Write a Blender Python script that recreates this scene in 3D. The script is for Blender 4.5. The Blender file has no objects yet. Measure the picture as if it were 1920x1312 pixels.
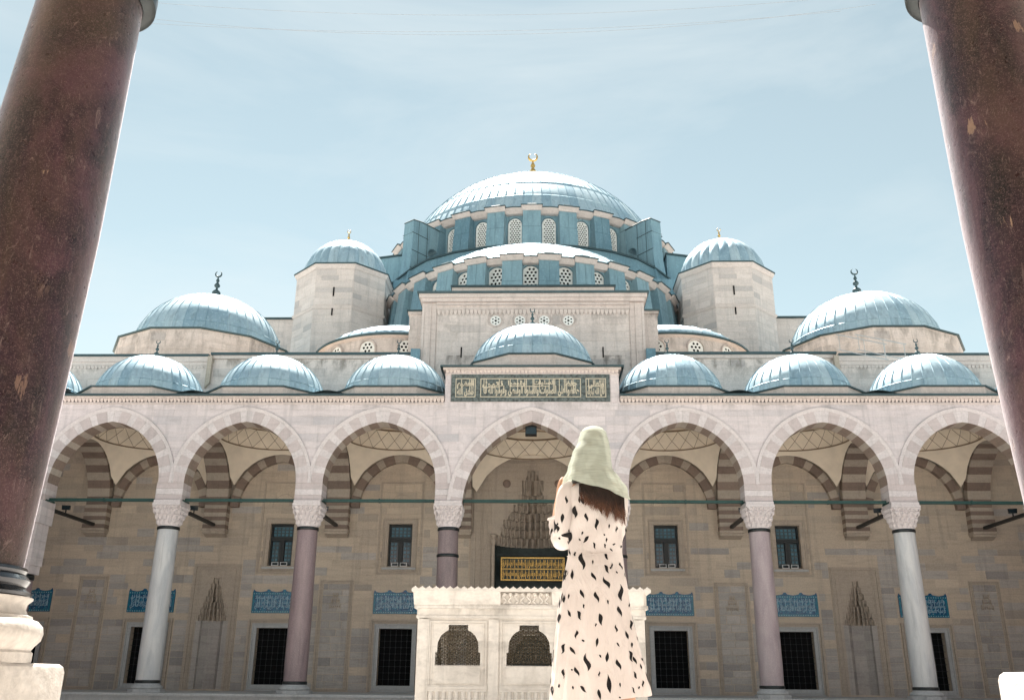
import bpy, bmesh, math, random
from math import sin, cos, pi, sqrt, radians, atan2, asin, acos
from mathutils import Vector, Matrix
from mathutils.bvhtree import BVHTree

# ------------------------------------------------------------------ camera, sky, sun, exposure
S = bpy.context.scene
COL = S.collection
cam_d = bpy.data.cameras.new('camera'); cam = bpy.data.objects.new('camera', cam_d); COL.objects.link(cam)
CX, CD, CH, CYAW, CPIT, CROLL, CF = 0.2737, 39.1035, 0.6791, -0.0306, 0.3499, 0.0090, 1684.0
cam_d.sensor_fit = 'HORIZONTAL'; cam_d.sensor_width = 36.0; cam_d.lens = 36.0*CF/1920.0
cam_d.clip_start = 0.05; cam_d.clip_end = 3000
_f = Vector((sin(CYAW)*cos(CPIT), cos(CYAW)*cos(CPIT), sin(CPIT)))
_r0 = Vector((cos(CYAW), -sin(CYAW), 0)); _u0 = _r0.cross(_f)
_r = cos(CROLL)*_r0+sin(CROLL)*_u0; _u = -sin(CROLL)*_r0+cos(CROLL)*_u0
cam.matrix_world = Matrix(((_r.x, _u.x, -_f.x, CX), (_r.y, _u.y, -_f.y, -CD), (_r.z, _u.z, -_f.z, CH), (0, 0, 0, 1)))
S.camera = cam

SUN_AZ, SUN_EL = -14.0, 61.0          # degrees; azimuth measured from +Y towards +X
W = bpy.data.worlds.new('World'); S.world = W; W.use_nodes = True
wn = W.node_tree.nodes; wl = W.node_tree.links
sky = wn.new('ShaderNodeTexSky'); sky.sky_type = 'NISHITA'; sky.sun_disc = False
sky.sun_elevation = radians(SUN_EL); sky.sun_rotation = radians(SUN_AZ)
sky.altitude = 50; sky.air_density = 1.0; sky.dust_density = 0.0; sky.ozone_density = 1.4
bg = wn['Background']; bg.inputs['Strength'].default_value = 0.095
hsv = wn.new('ShaderNodeHueSaturation'); hsv.inputs['Hue'].default_value = .485; hsv.inputs['Saturation'].default_value = .58; hsv.inputs['Value'].default_value = .66
wl.new(sky.outputs[0], hsv.inputs['Color'])
# thin high cloud spread over the whole sky
wtc = wn.new('ShaderNodeTexCoord'); wmp = wn.new('ShaderNodeMapping'); wmp.inputs['Scale'].default_value = (1.2, 1.2, 4.5); wmp.inputs['Location'].default_value = (3.1, .4, 1.7)
wl.new(wtc.outputs['Generated'], wmp.inputs[0])
wno = wn.new('ShaderNodeTexNoise'); wno.inputs['Scale'].default_value = 1.6; wno.inputs['Detail'].default_value = 6; wno.inputs['Roughness'].default_value = .58; wno.inputs['Distortion'].default_value = .5
wl.new(wmp.outputs[0], wno.inputs['Vector'])
wrm = wn.new('ShaderNodeValToRGB'); wrm.color_ramp.elements[0].position = .45; wrm.color_ramp.elements[0].color = (.04,.04,.04,1); wrm.color_ramp.elements[1].position = .70; wrm.color_ramp.elements[1].color = (.42,.42,.42,1)
wl.new(wno.outputs[0], wrm.inputs[0])
wmx = wn.new('ShaderNodeMix'); wmx.data_type = 'RGBA'; wmx.inputs[7].default_value = (3.35, 3.6, 3.65, 1)
wtn = wn.new('ShaderNodeMix'); wtn.data_type = 'RGBA'; wtn.blend_type = 'MULTIPLY'; wtn.inputs[0].default_value = 1.0; wtn.inputs[7].default_value = (.97, 1.0, .88, 1)
wl.new(hsv.outputs[0], wtn.inputs[6])
wl.new(wrm.outputs[0], wmx.inputs[0]); wl.new(wtn.outputs[2], wmx.inputs[6]); wl.new(wmx.outputs[2], bg.inputs[0])
sun_d = bpy.data.lights.new('sun', 'SUN'); sun_d.energy = 5.0; sun_d.angle = radians(0.55); sun_d.color = (1.0, 0.95, 0.87)
sun = bpy.data.objects.new('sun', sun_d); COL.objects.link(sun)
_sd = Vector((sin(radians(SUN_AZ))*cos(radians(SUN_EL)), cos(radians(SUN_AZ))*cos(radians(SUN_EL)), sin(radians(SUN_EL))))
sun.rotation_euler = _sd.to_track_quat('Z', 'Y').to_euler()
S.view_settings.view_transform = 'Standard'; S.view_settings.look = 'None'
S.view_settings.gamma = 1.0; S.view_settings.exposure = 1.5
S.cycles.max_bounces = 8; S.cycles.diffuse_bounces = 5

rnd = random.Random(7)

# ------------------------------------------------------------------ mesh helpers
class MB:
    def __init__(s): s.v = []; s.f = []; s.m = []; s.t = []
    def add(s, vs, fs, mat=0, tone=0.0):
        b = len(s.v); s.v += [tuple(x) for x in vs]
        for f in fs: s.f.append([b+i for i in f]); s.m.append(mat); s.t.append(tone)
        return s
    def quad(s, a, b, c, d, mat=0, tone=0.0): return s.add([a, b, c, d], [(0, 1, 2, 3)], mat, tone)
    def box(s, x0, x1, y0, y1, z0, z1, mat=0, tone=0.0):
        return s.add([(x0,y0,z0),(x1,y0,z0),(x1,y1,z0),(x0,y1,z0),(x0,y0,z1),(x1,y0,z1),(x1,y1,z1),(x0,y1,z1)],
            [(0,3,2,1),(4,5,6,7),(0,1,5,4),(1,2,6,5),(2,3,7,6),(3,0,4,7)], mat, tone)
    def hexa(s, v8, mat=0, tone=0.0):
        return s.add(v8, [(0,3,2,1),(4,5,6,7),(0,1,5,4),(1,2,6,5),(2,3,7,6),(3,0,4,7)], mat, tone)
    def prism(s, poly, fn, c0, c1, mat=0, tone=0.0):
        n = len(poly)
        vs = [fn(a, b, c0) for a, b in poly]+[fn(a, b, c1) for a, b in poly]
        fs = [list(range(n-1, -1, -1)), list(range(n, 2*n))]+[(i, (i+1) % n, n+(i+1) % n, n+i) for i in range(n)]
        return s.add(vs, fs, mat, tone)
    def lathe(s, prof, n=24, c=(0,0,0), a0=0.0, a1=2*pi, mat=0, tone=0.0, sy=1.0):
        full = abs(a1-a0-2*pi) < 1e-6; m = n if full else n+1
        vs = []
        for r, z in prof:
            for i in range(m):
                a = a0+(a1-a0)*i/n; vs.append((c[0]+r*sin(a), c[1]-r*sy*cos(a), c[2]+z))
        fs = []
        for j in range(len(prof)-1):
            for i in range(n):
                k = (i+1) % m
                fs.append((j*m+i, j*m+k, (j+1)*m+k, (j+1)*m+i))
        return s.add(vs, fs, mat, tone)
    def cap(s, r, z, n, c=(0,0,0), mat=0, up=True):
        vs = [(c[0]+r*sin(2*pi*i/n), c[1]-r*cos(2*pi*i/n), c[2]+z) for i in range(n)]
        return s.add(vs, [list(range(n)) if up else list(range(n-1,-1,-1))], mat)
    def tube(s, pts, r, n=8, mat=0, cap=True):
        pts = [Vector(p) for p in pts]; rs = r if isinstance(r, (list, tuple)) else [r]*len(pts)
        vs = []; N = len(pts); prev = None
        for i, p in enumerate(pts):
            t = (pts[min(i+1, N-1)]-pts[max(i-1, 0)]).normalized()
            if prev is None:
                a = Vector((0,0,1)) if abs(t.z) < .9 else Vector((1,0,0))
                u = t.cross(a).normalized()
            else:
                u = (prev-t*prev.dot(t)).normalized()
            prev = u; w = t.cross(u)
            for k in range(n):
                a = 2*pi*k/n; vs.append(p+(u*cos(a)+w*sin(a))*rs[i])
        fs = [(i*n+k, i*n+(k+1) % n, (i+1)*n+(k+1) % n, (i+1)*n+k) for i in range(N-1) for k in range(n)]
        if cap: fs += [list(range(n-1,-1,-1)), list(range((N-1)*n, N*n))]
        return s.add(vs, fs, mat)
    def grid(s, rows, mat=0, tone=0.0, closed=False, flip=False):
        m = len(rows[0]); vs = [p for r in rows for p in r]; fs = []
        for j in range(len(rows)-1):
            for i in range(m if closed else m-1):
                k = (i+1) % m; q = (j*m+i, j*m+k, (j+1)*m+k, (j+1)*m+i)
                fs.append(q[::-1] if flip else q)
        return s.add(vs, fs, mat, tone)
    def mesh(s, name, mats, smooth=False, org=(0,0,0)):
        me = bpy.data.meshes.new(name)
        if org != (0,0,0): s.v = [(x-org[0], y-org[1], z-org[2]) for x, y, z in s.v]
        me.from_pydata(s.v, [], s.f)
        for m in (mats if isinstance(mats, (list, tuple)) else [mats]): me.materials.append(m)
        me.polygons.foreach_set('material_index', s.m)
        at = me.attributes.new('tone', 'FLOAT', 'FACE'); at.data.foreach_set('value', s.t)
        if smooth: me.polygons.foreach_set('use_smooth', [True]*len(me.polygons))
        me.update(); return me
    def build(s, name, mats, parent=None, smooth=False, org=(0,0,0), angle=None):
        me = s.mesh(name, mats, smooth or angle is not None, org)
        if angle is not None: me.set_sharp_from_angle(angle=radians(angle))
        return link(name, me, parent, org)

def link(name, me, parent=None, loc=(0,0,0)):
    o = bpy.data.objects.new(name, me); COL.objects.link(o)
    o.location = loc
    if parent is not None: o.parent = parent
    return o
def tag(o, label=None, cat=None, group=None, kind=None):
    if label: o['label'] = label
    if cat: o['category'] = cat
    if group: o['group'] = group
    if kind: o['kind'] = kind
    return o
def thing(name, label, cat, loc=(0,0,0), group=None, rz=0.0):
    o = bpy.data.objects.new(name, None); COL.objects.link(o); o.location = loc; o.rotation_euler = (0,0,rz)
    o.empty_display_size = .2
    return tag(o, label, cat, group)
def copy_tree(o, parent=None):
    c = o.copy(); COL.objects.link(c); c.parent = parent
    for ch in list(o.children): copy_tree(ch, c)
    return c

# ------------------------------------------------------------------ materials
def new_mat(name):
    m = bpy.data.materials.new(name); m.use_nodes = True; return m, m.node_tree
class NT:
    def __init__(s, name, rough=.6, spec=.4, metal=0.0):
        s.m, s.t = new_mat(name); s.b = s.t.nodes['Principled BSDF']
        s.b.inputs['Roughness'].default_value = rough; s.b.inputs['Specular IOR Level'].default_value = spec
        s.b.inputs['Metallic'].default_value = metal
        g = s.t.nodes.new('ShaderNodeNewGeometry'); s.pos = g.outputs['Position']
    def n(s, kind, **kw):
        x = s.t.nodes.new(kind)
        for k, v in kw.items(): setattr(x, k, v)
        return x
    def l(s, a, b): s.t.links.new(a, b)
    def scale(s, vec, src=None):
        x = s.n('ShaderNodeVectorMath', operation='MULTIPLY'); s.l(src or s.pos, x.inputs[0]); x.inputs[1].default_value = vec; return x.outputs[0]
    def noise(s, sc, detail=3, rough=.55, vec=(1,1,1), dist=0.0, src=None):
        x = s.n('ShaderNodeTexNoise'); x.inputs['Scale'].default_value = sc; x.inputs['Detail'].default_value = detail
        x.inputs['Roughness'].default_value = rough; x.inputs['Distortion'].default_value = dist
        s.l(s.scale(vec, src), x.inputs['Vector']); return x.outputs[0]
    def ramp(s, fac, stops, interp='LINEAR'):
        x = s.n('ShaderNodeValToRGB'); x.color_ramp.interpolation = interp; e = x.color_ramp.elements
        while len(e) < len(stops): e.new(.5)
        for k, (p, c) in enumerate(stops):
            e[k].position = p; e[k].color = (c if isinstance(c, tuple) else (c, c, c))[:3]+(1,)
        s.l(fac, x.inputs[0]); return x.outputs[0]
    def mix(s, fac, a, b, mode='MIX'):
        x = s.n('ShaderNodeMix', data_type='RGBA', blend_type=mode)
        for sock, v in ((x.inputs[0], fac), (x.inputs[6], a), (x.inputs[7], b)):
            if hasattr(v, 'is_output'): s.l(v, sock)
            elif isinstance(v, (int, float)): sock.default_value = v
            else: sock.default_value = tuple(v)+(1,)
        return x.outputs[2]
    def math(s, op, a, b=None, clamp=False):
        x = s.n('ShaderNodeMath', operation=op, use_clamp=clamp)
        for i, v in enumerate((a, b)):
            if v is None: continue
            if hasattr(v, 'is_output'): s.l(v, x.inputs[i])
            else: x.inputs[i].default_value = v
        return x.outputs[0]
    def tone(s):
        x = s.n('ShaderNodeAttribute'); x.attribute_name = 'tone'; return x.outputs['Fac']
    def objrand(s): return s.n('ShaderNodeObjectInfo').outputs['Random']
    def z(s):
        x = s.n('ShaderNodeSeparateXYZ'); s.l(s.pos, x.inputs[0]); return x.outputs[2]
    def bump(s, h, strength=.3, dist=.02):
        x = s.n('ShaderNodeBump'); x.inputs['Strength'].default_value = strength; x.inputs['Distance'].default_value = dist
        s.l(h, x.inputs['Height']); s.l(x.outputs[0], s.b.inputs['Normal'])
    def out(s, col):
        if hasattr(col, 'is_output'): s.l(col, s.b.inputs['Base Color'])
        else: s.b.inputs['Base Color'].default_value = tuple(col)+(1,)
        return s.m

def stone(name, light, mid, dark, vein=.35, rough=.62, stains=(), bump=.25, veinscale=(.35,.35,3.0), grain=.5):
    """ashlar: per-block tone, horizontal veining, fine grain, soot bands under cornices given as (z, height, strength)"""
    t = NT(name, rough, .35)
    tn = t.math('MULTIPLY_ADD', t.tone(), .5); 
    tn.node.inputs[2].default_value = .5
    big = t.noise(.35, 3)
    fac = t.math('ADD', tn, t.math('MULTIPLY_ADD', big, .5), True); fac.node.inputs[1].links[0].from_node.inputs[2].default_value = -.25
    col = t.ramp(fac, [(0.0, dark), (.5, mid), (1.0, light)])
    vn = t.noise(2.2, 4, .6, veinscale, .6)
    col = t.mix(t.ramp(vn, [(.48, 0.0), (.68, vein)]), col, tuple(x*.62 for x in mid))
    gr = t.noise(14, 3, .6)
    col = t.mix(grain, col, t.ramp(gr, [(.3, .72), (.7, 1.12)]), 'MULTIPLY')
    for (zc, h, st) in stains:
        d = t.math('SUBTRACT', zc, t.z())
        band = t.ramp(t.math('DIVIDE', d, h), [(0.0, 0.0), (.02, 1.0), (.35, .75), (1.0, 0.0)])
        bn = t.ramp(t.noise(1.6, 5, .65, (1.0, 1.0, .45), .3), [(.47, 0.0), (.62, 1.0)])
        col = t.mix(t.math('MULTIPLY', t.math('MULTIPLY', band, bn), st), col, (.10, .085, .07))
    dr = t.noise(2.1, 5, .62, (1.6,1.6,.10), .3)          # rain streaks
    col = t.mix(t.ramp(dr, [(.53, 0.0), (.72, .34)]), col, tuple(x*.55 for x in dark))
    ps = t.noise(.9, 5, .7, (1,1,1), 1.0)                  # broad patches of lime bloom
    col = t.mix(t.ramp(ps, [(.56, 0.0), (.70, .22)]), col, tuple(min(1,x*1.18) for x in light))
    t.bump(gr, bump, .012)
    return t.out(col)

M = {}
M['marble'] = stone('facade_marble', (.76,.69,.695), (.67,.60,.605), (.51,.48,.50), vein=.36, grain=.3, stains=((12.45,.5,.35),))
M['wallstone'] = stone('hall_limestone', (.74,.655,.62), (.66,.58,.545), (.48,.44,.43), vein=.30, stains=((17.0,1.6,.75),(20.55,1.1,.55),(19.9,2.2,.45)))
M['warm'] = stone('portico_limestone', (.64,.54,.435), (.545,.455,.365), (.39,.34,.295), vein=.36)
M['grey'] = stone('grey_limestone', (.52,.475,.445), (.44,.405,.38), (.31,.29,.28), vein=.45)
M['trim'] = stone('moulding_limestone', (.53,.45,.37), (.45,.38,.315), (.34,.295,.255), vein=.28)
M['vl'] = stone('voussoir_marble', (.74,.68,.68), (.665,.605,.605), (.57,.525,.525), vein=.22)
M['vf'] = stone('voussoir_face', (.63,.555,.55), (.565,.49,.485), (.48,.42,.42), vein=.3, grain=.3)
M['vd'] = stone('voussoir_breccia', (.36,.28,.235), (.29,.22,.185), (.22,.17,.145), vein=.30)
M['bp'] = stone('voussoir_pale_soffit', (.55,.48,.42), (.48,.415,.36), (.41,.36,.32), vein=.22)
M['bl'] = stone('band_pale', (.50,.43,.36), (.43,.37,.31), (.36,.31,.26), vein=.22)
M['bd'] = stone('band_brown', (.29,.22,.18), (.235,.175,.145), (.17,.13,.11), vein=.35)
M['fount'] = stone('fountain_marble', (.74,.70,.655), (.67,.625,.575), (.54,.49,.45), vein=.48, rough=.5, grain=.3, bump=.12, veinscale=(.9,.9,2.2), stains=((2.32,.5,.5),(1.5,1.2,.4)))
M['platform'] = stone('platform_stone', (.52,.525,.53), (.45,.455,.46), (.36,.365,.37))
M['paving'] = stone('courtyard_marble', (.76,.73,.69), (.69,.66,.62), (.58,.55,.52), vein=.2)
M['cream'] = stone('cornice_stone', (.73,.635,.60), (.65,.565,.53), (.52,.455,.43), vein=.35, stains=())

def plain(name, col, rough=.6, spec=.4, metal=0.0, var=.18, sc=6.0, bump=0.0):
    t = NT(name, rough, spec, metal); n = t.noise(sc, 4)
    c = t.mix(1.0, col, t.ramp(n, [(.3, 1-var), (.7, 1+var*.6)]), 'MULTIPLY')
    if bump: t.bump(n, bump, .01)
    return t.out(c)
M['plaster'] = plain('vault_plaster', (.87,.77,.64), .85, .2, var=.10, sc=1.5)
M['plaster_line'] = plain('stalactite_edge', (.30,.22,.15), .85, .2)

def lead(name, col, hi, rough=.42, spec=.55, metal=.0):
    t = NT(name, rough, spec, metal)
    a = t.noise(.9, 4, .6, (1,1,.6)); b = t.noise(7, 4, .65)
    c = t.ramp(t.math('ADD', t.math('MULTIPLY', a, .5), t.math('MULTIPLY', t.objrand(), .5)), [(.25, col), (.75, hi)])
    c = t.mix(t.ramp(b, [(.52, 0.0), (.75, .45)]), c, tuple(min(1, x*1.5) for x in hi))
    st = t.noise(3.0, 4, .6, (1.5,1.5,.12))
    c = t.mix(t.ramp(st, [(.5, 0.0), (.72, .45)]), c, tuple(x*.55 for x in col))
    t.l(t.ramp(a, [(.3, rough-.08), (.7, rough+.12)]), t.b.inputs['Roughness'])
    t.bump(b, .22, .02)
    return t.out(c)
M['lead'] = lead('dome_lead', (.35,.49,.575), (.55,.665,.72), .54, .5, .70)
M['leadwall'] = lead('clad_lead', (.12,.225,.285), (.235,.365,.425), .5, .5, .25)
M['leaddark'] = lead('edge_lead', (.035,.065,.075), (.06,.10,.11), .5, .4)

def porphyry():
    t = NT('porphyry', .34, .26)
    big = t.noise(1.9, 6, .66, (1,1,.55), .7); col = t.ramp(big, [(.40, (.005,.0035,.005)), (.50, (.022,.0092,.0145)), (.60, (.056,.024,.033))])
    ochre = t.noise(1.3, 5, .65, (1,1,.4), .5); col = t.mix(t.ramp(ochre, [(.50, 0.0), (.70, .6)]), col, (.066,.042,.026))
    v = t.n('ShaderNodeTexVoronoi'); v.inputs['Scale'].default_value = 105; t.l(t.pos, v.inputs['Vector'])
    sp = t.ramp(v.outputs['Distance'], [(.0, 1.0), (.22, .9), (.34, 0.0)])
    cell = t.n('ShaderNodeSeparateColor'); t.l(v.outputs['Color'], cell.inputs[0])
    sp = t.math('MULTIPLY', sp, t.ramp(cell.outputs[0], [(.25, 0.0), (.95, .8)]))
    col = t.mix(sp, col, (.22,.145,.135))
    v2 = t.n('ShaderNodeTexVoronoi'); v2.inputs['Scale'].default_value = 3.4; v2.inputs['Randomness'].default_value = 1.0
    w = t.noise(9, 4, .65); wv = t.n('ShaderNodeVectorMath', operation='MULTIPLY_ADD'); t.l(t.pos, wv.inputs[0]); wv.inputs[1].default_value = (1,1,.8)
    nc = t.n('ShaderNodeTexNoise'); nc.inputs['Scale'].default_value = 7; nc.inputs['Detail'].default_value = 7; nc.inputs['Roughness'].default_value = .7
    sc = t.n('ShaderNodeVectorMath', operation='SCALE'); t.l(nc.outputs['Color'], sc.inputs[0]); sc.inputs['Scale'].default_value = .45
    t.l(sc.outputs[0], wv.inputs[2]); t.l(wv.outputs[0], v2.inputs['Vector'])
    c2 = t.n('ShaderNodeSeparateColor'); t.l(v2.outputs['Color'], c2.inputs[0])
    chip = t.math('MULTIPLY', t.ramp(v2.outputs['Distance'], [(.17, 1.0), (.20, 0.0)]), t.ramp(c2.outputs[1], [(.58, 0.0), (.60, 1.0)]))
    chipc = t.mix(c2.outputs[2], (.36,.25,.16), (.13,.07,.06))
    col = t.mix(t.math('MULTIPLY', chip, .7), col, chipc)
    scr = t.ramp(t.noise(13, 6, .75, (1,1,.4), 2.0), [(.58, 0.0), (.72, .6)])
    col = t.mix(scr, col, (.27,.20,.18))
    t.l(t.ramp(w, [(.3,.24), (.7,.46)]), t.b.inputs['Roughness'])
    t.b.inputs['Sheen Weight'].default_value = .38; t.b.inputs['Sheen Roughness'].default_value = .42; t.b.inputs['Sheen Tint'].default_value = (.9,.84,.9,1)
    gr = t.noise(55, 4, .7); col = t.mix(t.ramp(gr, [(.50, 0.0), (.66, .55)]), col, (.105,.062,.060))
    t.bump(t.math('SUBTRACT', w, t.math('MULTIPLY', chip, .6)), .22, .02)
    return t.out(col)
M['porphyry'] = porphyry()

def shaft_mat(name, a, b, c, streak, speck):
    t = NT(name, .38, .45)
    n = t.noise(2.5, 4, .6, (1,1,.25), .5); col = t.ramp(n, [(.3, a), (.5, b), (.7, c)])
    n2 = t.noise(5, 4, .65, (1.4,1.4,.12), .4); col = t.mix(t.ramp(n2, [(.5, 0.0), (.75, streak)]), col, tuple(x*.4 for x in a))
    sp = t.noise(40, 2, .5); col = t.mix(t.ramp(sp, [(.55, 0.0), (.7, speck)]), col, tuple(min(1,x*1.6) for x in c))
    return t.out(col)
M['shaft_white'] = shaft_mat('shaft_white_marble', (.44,.455,.48), (.54,.545,.555), (.62,.615,.61), .35, .1)
M['shaft_purple'] = shaft_mat('shaft_purple_granite', (.20,.15,.16), (.26,.195,.205), (.31,.235,.24), .25, .45)
M['shaft_dark'] = shaft_mat('shaft_dark_granite', (.16,.125,.13), (.215,.165,.17), (.27,.21,.21), .3, .5)
M['shaft_pink'] = shaft_mat('shaft_pink_granite', (.31,.25,.27), (.38,.31,.325), (.44,.37,.38), .2, .35)
M['bronze'] = plain('dark_bronze', (.035,.04,.042), .38, .5, .6, .3, 8)
M['iron'] = plain('painted_iron', (.012,.055,.048), .45, .5, 0, .25, 5)
M['black_iron'] = plain('black_iron', (.006,.009,.011), .5, .5, 0, .3, 8)
M['glass_dark'] = plain('window_glass', (.01,.022,.03), .12, .6, 0, .2, 3)
M['glass_blue'] = plain('window_pane', (.02,.10,.15), .18, .6, 0, .6, 2.5)
M['void'] = plain('dark_interior', (.008,.008,.009), .9, .1)
M['gypsum'] = plain('gypsum_lattice', (.80,.80,.78), .7, .3, 0, .12, 4)
M['gold'] = plain('gilded_copper', (.66,.43,.14), .38, .5, .75, .45, 14)
M['gilt_brass'] = plain('lattice_brass', (.10,.078,.05), .42, .5, .5, .3, 9)
M['teal_wood'] = plain('portal_recess', (.05,.07,.072), .6, .4, 0, .3, 4)
M['white_trim'] = plain('white_trim', (.60,.62,.64), .6, .4)
M['marble_frame'] = stone('window_marble', (.52,.53,.54), (.44,.445,.45), (.36,.37,.38), vein=.2)
M['serp'] = plain('green_serpentine', (.115,.135,.13), .35, .5, 0, .75, 9)
M['giltletter'] = plain('gilt_lettering', (.58,.52,.41), .5, .4, 0, .15, 6)
def tile_mat():
    t = NT('iznik_tile', .2, .55)
    n = t.noise(9, 3, .6); col = t.ramp(n, [(.35, (.006,.045,.12)), (.5, (.008,.09,.20)), (.65, (.01,.19,.29))])
    return t.out(col)
M['tile'] = tile_mat()
M['tile_white'] = plain('tile_lettering', (.30,.46,.56), .3, .5)
M['tile_teal'] = plain('tile_border', (.008,.15,.23), .22, .55, 0, .3, 12)

# ------------------------------------------------------------------ setting: ground, courtyard, platforms
ground = MB().box(-900, 900, -900, 900, -1.2, -.62).build('ground', M['paving']); tag(ground, kind='structure')
court = tag(MB().build('courtyard', M['paving']), kind='structure')
_mb = MB(); rr = random.Random(3)
y = -32.0
while y < -1.1:
    h = 1.1; x = -24.0+rr.random()
    while x < 24:
        w = 1.2+rr.random()*1.2
        _mb.box(x+.006, min(x+w, 25)-.006, y+.006, min(y+h, -1.05)-.006, -.58, -.5+rr.uniform(-.004,.004), 0, rr.uniform(-.5,.5)); x += w
    y += h
tag(_mb.build('paving_slabs', M['paving']), kind='stuff')
plat = MB().box(-30, 30, -1.0, 6.3, -.6, -.06).box(-30, 30, -1.12, -.55, -.1, 0.0).box(-30, 30, -.55, 6.3, -.08, -.002)
tag(plat.build('portico_platform', M['platform']), kind='structure')
near = MB().box(-16, 16, -41.0, -32.0, -.6, .29)
tag(near.build('near_portico_floor', M['paving']), kind='structure')

# ------------------------------------------------------------------ arches
def arch_half(e, zc, R, n, d=0.0):
    """left half, from springing to crown, of a two-centred arch offset outward by d; x relative to the axis"""
    Ro = R+d; a1 = acos(max(-1, min(1, -e/Ro)))     # angle from +x at which x = 0
    pts = []
    for i in range(n+1):
        a = pi+(a1-pi)*i/n
        pts.append((e+Ro*cos(a), zc+Ro*sin(a)))
    return pts
def arch_full(xc, e, zc, R, n, d=0.0):
    L = arch_half(e, zc, R, n, d); L[-1] = (0.0, L[-1][1])
    return [(xc+x, z) for x, z in L]+[(xc-x, z) for x, z in reversed(L[:-1])]
def arch_x(z, e, zc, R, d=0.0):
    """half width of the arch at height z (0 above the crown)"""
    Ro = R+d
    if z <= zc: return Ro-e
    q = Ro*Ro-(z-zc)**2
    if q <= 0: return 0.0
    return max(0.0, sqrt(q)-e)
REG = dict(e=.32, zc=8.7, R=2.82); CEN = dict(e=1.0, zc=7.57, R=4.05)
CEN['R'] = sqrt(CEN['e']**2+(11.5-CEN['zc'])**2)
BAYS = [(-25.25, REG), (-19.1, REG), (-12.95, REG), (-6.75, REG), (0.0, CEN), (6.75, REG), (12.95, REG), (19.1, REG), (25.25, REG)]
COLX = [-22.2, -16.05, -9.85, -3.65, 3.65, 9.85, 16.05, 22.2]
IMP = 7.93           # top of the capitals
RING = .52           # depth of the arch ring

# ------------------------------------------------------------------ ashlar pads (one chamfered block each)
class Pads:
    def __init__(s): s.items = []
    def rect(s, fn, u0, u1, z0, z1, n, tone, proud=.014, gap=.006, ch=.012):
        """fn(u, z, c) -> world; c is the height above the wall face"""
        if u1-u0 < .09 or z1-z0 < .06: return
        a, b, c, d = u0+gap, u1-gap, z0+gap, z1-gap
        v = [fn(a,c,-.01), fn(b,c,-.01), fn(b,d,-.01), fn(a,d,-.01), fn(a+ch,c+ch,proud), fn(b-ch,c+ch,proud), fn(b-ch,d-ch,proud), fn(a+ch,d-ch,proud)]
        s.items.append(((u1-u0)*(z1-z0), v, n, tone))
    def courses(s, fn, u0, u1, z0, z1, h, lmin, lmax, excl=None, seed=0, mat=0, dark=.10, proud=.014, gap=.006):
        r = random.Random(seed); nz = max(1, round((z1-z0)/h))
        hs = [r.uniform(.78, 1.22) for _ in range(nz)]; sc = (z1-z0)/sum(hs); acc = z0
        for k in range(nz):
            a, b = acc, acc+hs[k]*sc; acc = b
            spans = [(u0, u1)]
            for (p, q) in (excl(a, b) if excl else []):
                out = []
                for (s0, s1) in spans:
                    if q <= s0 or p >= s1: out.append((s0, s1)); continue
                    if p > s0: out.append((s0, p))
                    if q < s1: out.append((q, s1))
                spans = out
            cut = u0-r.random()*lmax
            cuts = []
            while cut < u1: cut += r.uniform(lmin, lmax); cuts.append(cut)
            ct = r.uniform(-.22, .22)
            for (s0, s1) in spans:
                p = s0
                for q in [c for c in cuts if s0+.25 < c < s1-.25]+[s1]:
                    tn = ct+r.gauss(0, .26)
                    if r.random() < dark: tn -= r.uniform(.5, .9)
                    s.rect(fn, p, q, a, b, (mat if not isinstance(mat, tuple) else mat[0] if r.random() < mat[2] else mat[1]), max(-1, min(1, tn)), proud, gap); p = q
    def emit(s, mats, parent, limit=300, name='stone_block', rest='masonry', score=None):
        fs = [(4,5,6,7),(0,1,5,4),(1,2,6,5),(2,3,7,6),(3,0,4,7)]
        it = sorted(s.items, key=(score or (lambda x: -x[0])))
        for A, v, m, t in it[:limit]:
            c = v[0]; mb = MB().add([(p[0]-c[0], p[1]-c[1], p[2]-c[2]) for p in v], fs, 0, t)
            o = mb.build(name, mats[m]); o.location = c; o.parent = parent
        rb = MB()
        for A, v, m, t in it[limit:]: rb.add(v, fs, m, t)
        if rb.v: tag(rb.build(rest, mats, parent), kind='stuff')
def cam_score(it):
    A, v, m, t = it
    c = Vector(v[4]); d = (c-Vector((CX, -CD, CH))); pz = d.dot(_f)
    x = d.dot(_r)/pz*CF+960; y = 656-d.dot(_u)/pz*CF
    n = (Vector(v[5])-Vector(v[4])).cross(Vector(v[7])-Vector(v[4])); a = abs(n.dot(d))/d.length**3
    ins = 0 if (60 < x < 1900 and 280 < y < 1300) else 1
    return (ins, -a)

# ------------------------------------------------------------------ the portico in front of the hall
portico = thing('portico', 'pale marble portico of pointed arches on columns, small lead domes along its roof', 'portico')
WT = .9
wall = MB()
xs0, xs1 = -28.5, 28.5
TOP = 12.45
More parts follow.
